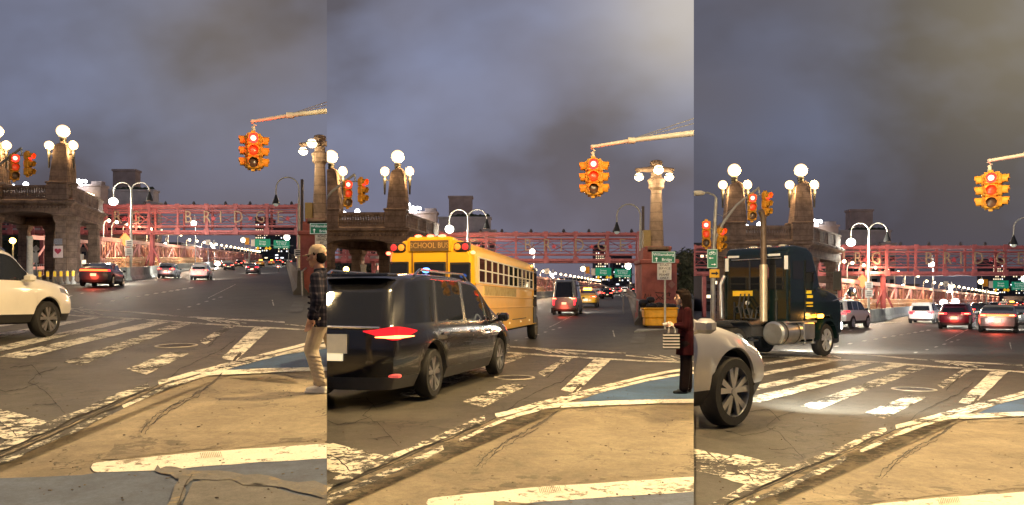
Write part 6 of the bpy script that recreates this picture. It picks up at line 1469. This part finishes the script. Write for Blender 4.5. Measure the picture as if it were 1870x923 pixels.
def man(k):
    skin = mat('skin_tan', (.52, .29, .19), .5, var=.06, scale=20); khaki = mat('khaki_cotton', (.55, .46, .33), .9, var=.15, scale=9, bump=.4); fl = plaid()
    g = GP(k, 588, 717)
    t = thing('person', 'man in a tan cap, dark plaid shirt and khaki trousers walking left', 'person', k, g, R(8))
    s = 1.0
    hip = .93; hd = (-.065, 0, 1.645)
    B = MB(); head_shape(B, hd, 1.08)
    cap(B, (-.03, 0, 1.40), .062, (-.045, 0, 1.56), .056)
    cap(B, (.02, 0, 1.36), .11, (.03, 0, .98), .12)
    for sd in (-1, 1):
        cap(B, (.0, sd * .17, 1.38), .052, (.05, sd * .23, 1.12), .042); cap(B, (.05, sd * .23, 1.12), .038, (-.06, sd * .20, .90), .026)
        cap(B, (.02, sd * .09, .95), .08, ((-.10 if sd < 0 else .12), sd * .09, .52), .055); cap(B, ((-.10 if sd < 0 else .12), sd * .09, .52), .05, ((.03 if sd < 0 else .34), sd * .09, .10), .035)
        hand(B, (-.06, sd * .20, .90), (-.25, 0, -1), (1, 0, 0), .3)
    fuse(B, 'body', skin, t, .007, 2)
    face_bits(t, hd, 1.08)
    # shirt
    S_ = MB(); rnd = random.Random(5)
    loft(S_, [(1.50, .055, .075, .02), (1.455, .085, .14, .02), (1.40, .115, .185, .015), (1.28, .145, .20, .0), (1.12, .140, .19, .01), (.98, .148, .195, .02), (.80, .160, .20, .02)])
    for i in range(5): cap(S_, (-.10, -.17, 1.16 - i * .07), .016, (.02, -.20, 1.13 - i * .075), .012)
    for i in range(3): cap(S_, (.05 - i * .02, -.245 - .05, 1.18 - i * .09), .018, (.07, -.29, 1.15 - i * .09), .014)
    for sd in (-1, 1):
        cap(S_, (.0, sd * .175, 1.385), .075, (.05, sd * .245, 1.12), .070); cap(S_, (.05, sd * .245, 1.12), .068, (-.045, sd * .21, .93), .052)
        cap(S_, (-.06, sd * .05, 1.475), .028, (.05, sd * .075, 1.485), .030)
    cap(S_, (.05, -.07, 1.485), .03, (.05, .07, 1.485), .03)
    fuse(S_, 'shirt', fl, t, .009, 3)
    # trousers
    T_ = MB(); T_.sphere((.02, 0, .93), .16, 18, sy=1.1, sz=.8)
    cap(T_, (.02, -.085, .90), .115, (-.10, -.09, .53), .085); cap(T_, (-.10, -.09, .53), .086, (.01, -.09, .14), .066)
    cap(T_, (.02, .085, .90), .115, (.12, .09, .52), .085); cap(T_, (.12, .09, .52), .084, (.33, .09, .16), .066)
    for i in range(7): cap(T_, (-.06 + i * .012 - .03, -.16, .46 - i * .045), .018, (.05 + i * .01, -.17, .44 - i * .05), .012)
    cap(T_, (-.03, -.09, .13), .045, (.06, -.09, .13), .05)
    fuse(T_, 'trousers', khaki, t, .008, 2)
    pk = MB(); pk.tube([(-.06, -.20, .93), (-.02, -.215, .86), (.02, -.20, .80)], .006, 5); pk.build('pocket_edge', mat('pocket_dark', (.06, .05, .04), .9, var=0), t)
    so = mat('sock_black', (.02, .02, .02), .9, var=0); sh = mat('shoe_white', (.78, .74, .66), .6, var=.08)
    for ax, ay, az, pt in ((.02, -.09, .10, 0), (.34, .09, .10, 1)):
        cap_ = MB(); cap(cap_, (ax, ay, az - .02), .036, (ax - .01, ay, az + .06), .038); cap_.build('sock', so, t, smooth=True)
        q = MB(); cap(q, (ax + .04, ay, .055), .045, (ax - .04, ay, .060), .046); cap(q, (ax - .04, ay, .055), .045, (ax - .155, ay, .040), .036); q.box((ax - .06, ay, .018), (.27, .085, .034), bev=.012); fuse(q, 'shoe', sh, t, .007, 1)
    # cap and hair
    hc = mat('cap_tan', (.44, .33, .23), .85, var=.1, scale=30); H_ = MB(); x, y, z = hd
    H_.sphere((x + .012, y, z + .055), .112, 20, sz=.86, sx=1.02, sy=.88); H_.box((x + .01, y, z - .0), (.3, .3, .02)); 
    c_ = MB(); n = 20
    for i in range(1): pass
    prof = [(.0, .100), (.045, .094), (.080, .072), (.102, .038), (.110, .0), (.112, -.022)]
    vs = []; 
    for r_, h_ in prof:
        for j in range(n): a = 2 * math.pi * j / n; vs.append((x + .012 + r_ * 1.02 * math.cos(a), y + r_ * .86 * math.sin(a), z + .058 + h_ + (.02 * math.cos(a) if h_ < 0 else 0)))
    fs = [(i * n + j, i * n + (j + 1) % n, i * n + n + (j + 1) % n, i * n + n + j) for i in range(len(prof) - 1) for j in range(n)]
    c_.add(vs, fs); cp = c_.build('cap', hc, t, smooth=True)
    b_ = MB(); vs = []
    for i in range(9):
        a = math.pi / 2 + math.pi * i / 8; ex = math.cos(a); ey = math.sin(a)
        vs.append((x + .01 + .105 * ex, y + .095 * ey, z + .038)); vs.append((x + .0 + (.105 + .085 * abs(ex)) * ex - .0, y + .092 * ey, z + .034 - .018 * abs(ex)))
    fs = [(2 * i, 2 * i + 1, 2 * i + 3, 2 * i + 2) for i in range(8)]; b_.add(vs, fs); br = b_.build('brim', hc, cp, fix=False); so_ = br.modifiers.new('s', 'SOLIDIFY'); so_.thickness = .006
    hr = MB(); hr.sphere((x + .050, y, z + .0), .085, 16, sx=.85, sy=1.10, sz=1.0)
    for sd in (-1, 1): cap(hr, (x + .0, y + sd * .083, z + .04), .016, (x + .01, y + sd * .082, z - .002), .010)
    hr.build('hair', mat('hair_black', (.015, .011, .009), .6, var=.2), t, smooth=True)

def woman(k):
    skin = mat('skin_light', (.62, .40, .30), .5, var=.05, scale=20); coat = mat('coat_maroon', (.028, .004, .007), .95, var=.3, scale=8); trou = mat('trousers_black', (.012, .007, .008), .85, var=.2, scale=8)
    g = NG(k, 1249, 719)
    t = thing('person', 'woman in a maroon coat with long dark hair looking left, holding a phone', 'person', k, g, R(0))
    hd = (-.035, 0, 1.535); B = MB(); head_shape(B, hd, 1.0)
    cap(B, (.01, 0, 1.33), .05, (-.01, 0, 1.45), .045); cap(B, (.02, 0, 1.28), .10, (.03, 0, .95), .11)
    for sd in (-1, 1):
        el = (-.02, sd * .20, 1.08) if sd < 0 else (.06, .20, 1.08); wr = (-.20, sd * .13, 1.09) if sd < 0 else (.02, .2, .86)
        cap(B, (.02, sd * .15, 1.31), .045, el, .036); cap(B, el, .034, wr, .022)
        cap(B, (.02, sd * .08, .9), .08, (.02 + sd * .02, sd * .08, .48), .05); cap(B, (.02 + sd * .02, sd * .08, .48), .046, (.03, sd * .08, .09), .032)
        if sd < 0: hand(B, wr, (-1, .15, .12), (0, .25, 1), .9, .95)
        else: hand(B, wr, (0, 0, -1), (1, 0, 0), .4, .95)
    fuse(B, 'body', skin, t, .0065, 1); face_bits(t, hd, 1.0, (.5, .10, .11))
    S_ = MB()
    loft(S_, [(1.40, .05, .06, .015), (1.37, .07, .12, .02), (1.30, .10, .17, .02), (1.18, .128, .175, .015), (1.04, .120, .165, .03), (.90, .14, .19, .04), (.62, .175, .215, .05)])
    for i in range(4): cap(S_, (-.09, -.14, 1.05 - i * .06), .012, (.03, -.17, 1.02 - i * .06), .01)
    for sd in (-1, 1):
        el = (-.02, sd * .21, 1.08) if sd < 0 else (.06, .21, 1.08); wr = (-.15, sd * .145, 1.09) if sd < 0 else (.03, .2, .90)
        cap(S_, (.02, sd * .155, 1.315), .070, el, .064); cap(S_, el, .062, wr, .048)
    cap(S_, (-.03, -.04, 1.37), .03, (.05, -.06, 1.38), .035); cap(S_, (-.03, .04, 1.37), .03, (.05, .06, 1.38), .035)
    fuse(S_, 'coat', coat, t, .009, 3)
    T_ = MB()
    for sd in (-1, 1): cap(T_, (.03, sd * .085, .80), .115, (.04 + sd * .03, sd * .085, .48), .090); cap(T_, (.04 + sd * .03, sd * .085, .48), .088, (.03 + sd * .05, sd * .09, .10), .078)
    fuse(T_, 'trousers', trou, t, .009, 2)
    for sd in (-1, 1):
        ax = .02 + sd * .05; q = MB(); cap(q, (ax + .04, sd * .09, .045), .038, (ax - .14, sd * .09, .032), .028); fuse(q, 'shoe', blackp, t, .007, 1)
    hr = MB(); x, y, z = hd; hm = mat('hair_dark_brown', (.010, .005, .004), .8, var=.3, scale=60)
    hr.sphere((x + .03, y, z + .035), .112, 18, sz=1.0, sx=.98, sy=.92); hr.sphere((x - .02, y, z + .085), .078, 14, sx=1, sy=.95, sz=.6)
    rnd = random.Random(9)
    for i in range(15):
        a = R(-110 + 220 * i / 14); px, py = x + .035 + .085 * math.cos(a), y + .095 * math.sin(a)
        cap(hr, (px, py, z + .03), .030, (px + .015 + rnd.uniform(-.01, .01), py * 1.05, z - .16), .030); cap(hr, (px + .015, py * 1.05, z - .16), .030, (px + .02 + rnd.uniform(-.01, .02), py * 1.1, z - .32 - rnd.uniform(0, .05)), .016)
    fuse(hr, 'hair', hm, t, .008, 1)
    # phone and bag she holds
    w = t.matrix_basis @ Vector((-.29, -.10, 1.125)); ph = MB().box((0, 0, 0), (.145, .075, .010), bev=.003).build('phone', mat('phone_pale', (.6, .55, .5), .3, var=0)); ph.location = w; ph.rotation_euler = (R(20), R(-12), R(8)); tag(ph, 'pale phone held flat in the hand of the woman', 'phone', k)
    bo = t.matrix_basis @ Vector((-.235, -.15, .72)); b = thing('shopping_bag', 'small black and white striped paper bag hanging from the wrist of the woman', 'bag', k, bo)
    b1 = mat('bag_black', (.02, .02, .02), .6, var=0); b2 = mat('bag_white', (.80, .76, .70), .6, var=0); bb = MB(); st = MB()
    bb.box((0, 0, .125), (.24, .10, .25)); bo_ = bb.build('bag_body', b1, b)
    for i in range(5): st.box((0, 0, .03 + i * .048), (.244, .104, .022))
    st.build('stripe', b2, bo_); hn = MB()
    for yy in (-.045, .045): hn.tube([(-.05, yy, .25), (-.04, yy * .6, .34), (.0, 0, .375), (.05, yy * .6, .34), (.06, yy, .25)], .005, 6)
    hn.build('handle', b2, b)
    w = NG(k, 1236, 550); f = P(k, *inv(k, 1237, 549), 60) ; t2 = thing('green_signal', 'small green lit lamp far behind the woman', 'signal', k, (f.x, f.y, GY(k, 610, 60).z), group=None); MB().tube([(0, 0, 0), (0, 0, f.z - GY(k, 610, 60).z)], .04, 6).build('post', grey_m, t2); MB().sphere((0, -.05, f.z - GY(k, 610, 60).z), .16, 10).build('lens', mat('green_lens', (.05, .8, .5), .3, var=0, emi=5, emc=(.05, .9, .55)), t2)
man(1); woman(2)
for n_ in ('coat_maroon', 'trousers_black', 'hair_dark_brown', 'hair_black', 'plaid_flannel'):
    m_ = bpy.data.materials.get(n_)
    if m_: m_.node_tree.nodes['Principled BSDF'].inputs['Specular IOR Level'].default_value = .12

# ------------------------------------------------------------------ street lamps over the corner, above the picture; some only added as fill
def corner_lamp(x, y, z, px, power, label, ang=None):
    t = thing('street_lamp', label, 'street lamp', 0, (px, y + .5, gz(y)), group='street lamps over the corner')
    d = -1 if px > x else 1
    MB().tube([(0, 0, 0), (0, 0, z - 1), (d * -.0 + (x - px) * .2, -.1, z - .1), (x - px, -.5, z + .15)], [.13, .10, .07, .05], 10).build('pole', grey_m, t, smooth=True)
    MB().sphere((x - px, -.5, z + .08), .42, 14, sz=.32, sy=.5).build('lamp_head', pale, t, smooth=True)
    MB().lathe([(0, -.10), (.18, -.06), (.2, 0)], (x - px, -.5, z), 14).build('lamp_glass', lampy, t)
    light('POINT', t, (x - px, -.5, z - .25), power, (1, .70, .33), .18)
corner_lamp(5.6, 8.2, 8.6, 9.8, 3600, 'sodium street lamp on a grey arm above the right of the corner')
corner_lamp(.9, 10.8, 8.8, 10.6, 3600, 'sodium street lamp on a long grey arm above the middle of the corner')
corner_lamp(-7.5, 9.0, 9.0, -13.5, 1700, 'added fill lamp on a grey arm above the left of the corner')  # unseen lamp added to keep the left view from going dim
corner_lamp(11.5, 16.0, 9.5, 15.5, 3200, 'added fill lamp on a grey arm further right beside the road')  # unseen lamp added as fill light on the right

# ------------------------------------------------------------------ each view ends at its seam: trim what crosses, drop what lies beyond
def root_of(o):
    while o.parent: o = o.parent
    return o
def finish():
    bpy.context.view_layer.update()
    kids = {}
    for o in bpy.data.objects:
        if o.parent: kids.setdefault(o.parent, []).append(o)
    def walk(o):
        yield o
        for c in kids.get(o, []): yield from walk(c)
    dead = []
    for root, k in CLIPS:
        planes = []
        if k > 1: t = SEAM[k - 2]; planes.append((Vector((1, -t, 0)).normalized()))      # keep x - t*y > 0
        if k < 3: t = SEAM[k - 1]; planes.append((Vector((-1, t, 0)).normalized()))
        for o in list(walk(root)):
            if o.type == 'LIGHT':
                w = o.matrix_world.translation
                if any(p.dot(w) < -.0 for p in planes): dead.append(o)
                continue
            if o.type != 'MESH': continue
            M = o.matrix_world; bb = [M @ Vector(c) for c in o.bound_box]
            for p in planes:
                ds = [p.dot(v) for v in bb]
                if min(ds) >= 0: continue
                if max(ds) <= 0: dead.append(o); break
                if o.data.users > 1: o.data = o.data.copy()
                bm = bmesh.new(); bm.from_mesh(o.data); bm.transform(M)
                g = bmesh.ops.bisect_plane(bm, geom=bm.verts[:] + bm.edges[:] + bm.faces[:], plane_co=p * .0008, plane_no=p, clear_inner=True, clear_outer=False)
                ed = [e for e in g['geom_cut'] if isinstance(e, bmesh.types.BMEdge)]
                if ed and root.get('kind') != 'structure':
                    try: bmesh.ops.holes_fill(bm, edges=ed, sides=0)
                    except Exception: pass
                bm.transform(M.inverted()); bm.to_mesh(o.data); bm.free()
                if len(o.data.polygons) == 0: dead.append(o); break
    dead = set(dead)
    # a child whose parent part vanished moves up to the thing
    for o in list(dead):
        for c in kids.get(o, []):
            if c not in dead:
                mw = c.matrix_world.copy(); c.parent = o.parent; c.matrix_world = mw; kids.setdefault(o.parent, []).append(c) if o.parent else None
    for o in dead: bpy.data.objects.remove(o)
    bpy.context.view_layer.update()
    for root, k in CLIPS:
        try:
            if root.type == 'EMPTY' and not any(o.parent == root and o.type == 'MESH' for o in bpy.data.objects):
                for c in [o for o in bpy.data.objects if o.parent == root]: bpy.data.objects.remove(c)
                bpy.data.objects.remove(root)
        except ReferenceError: pass
finish()
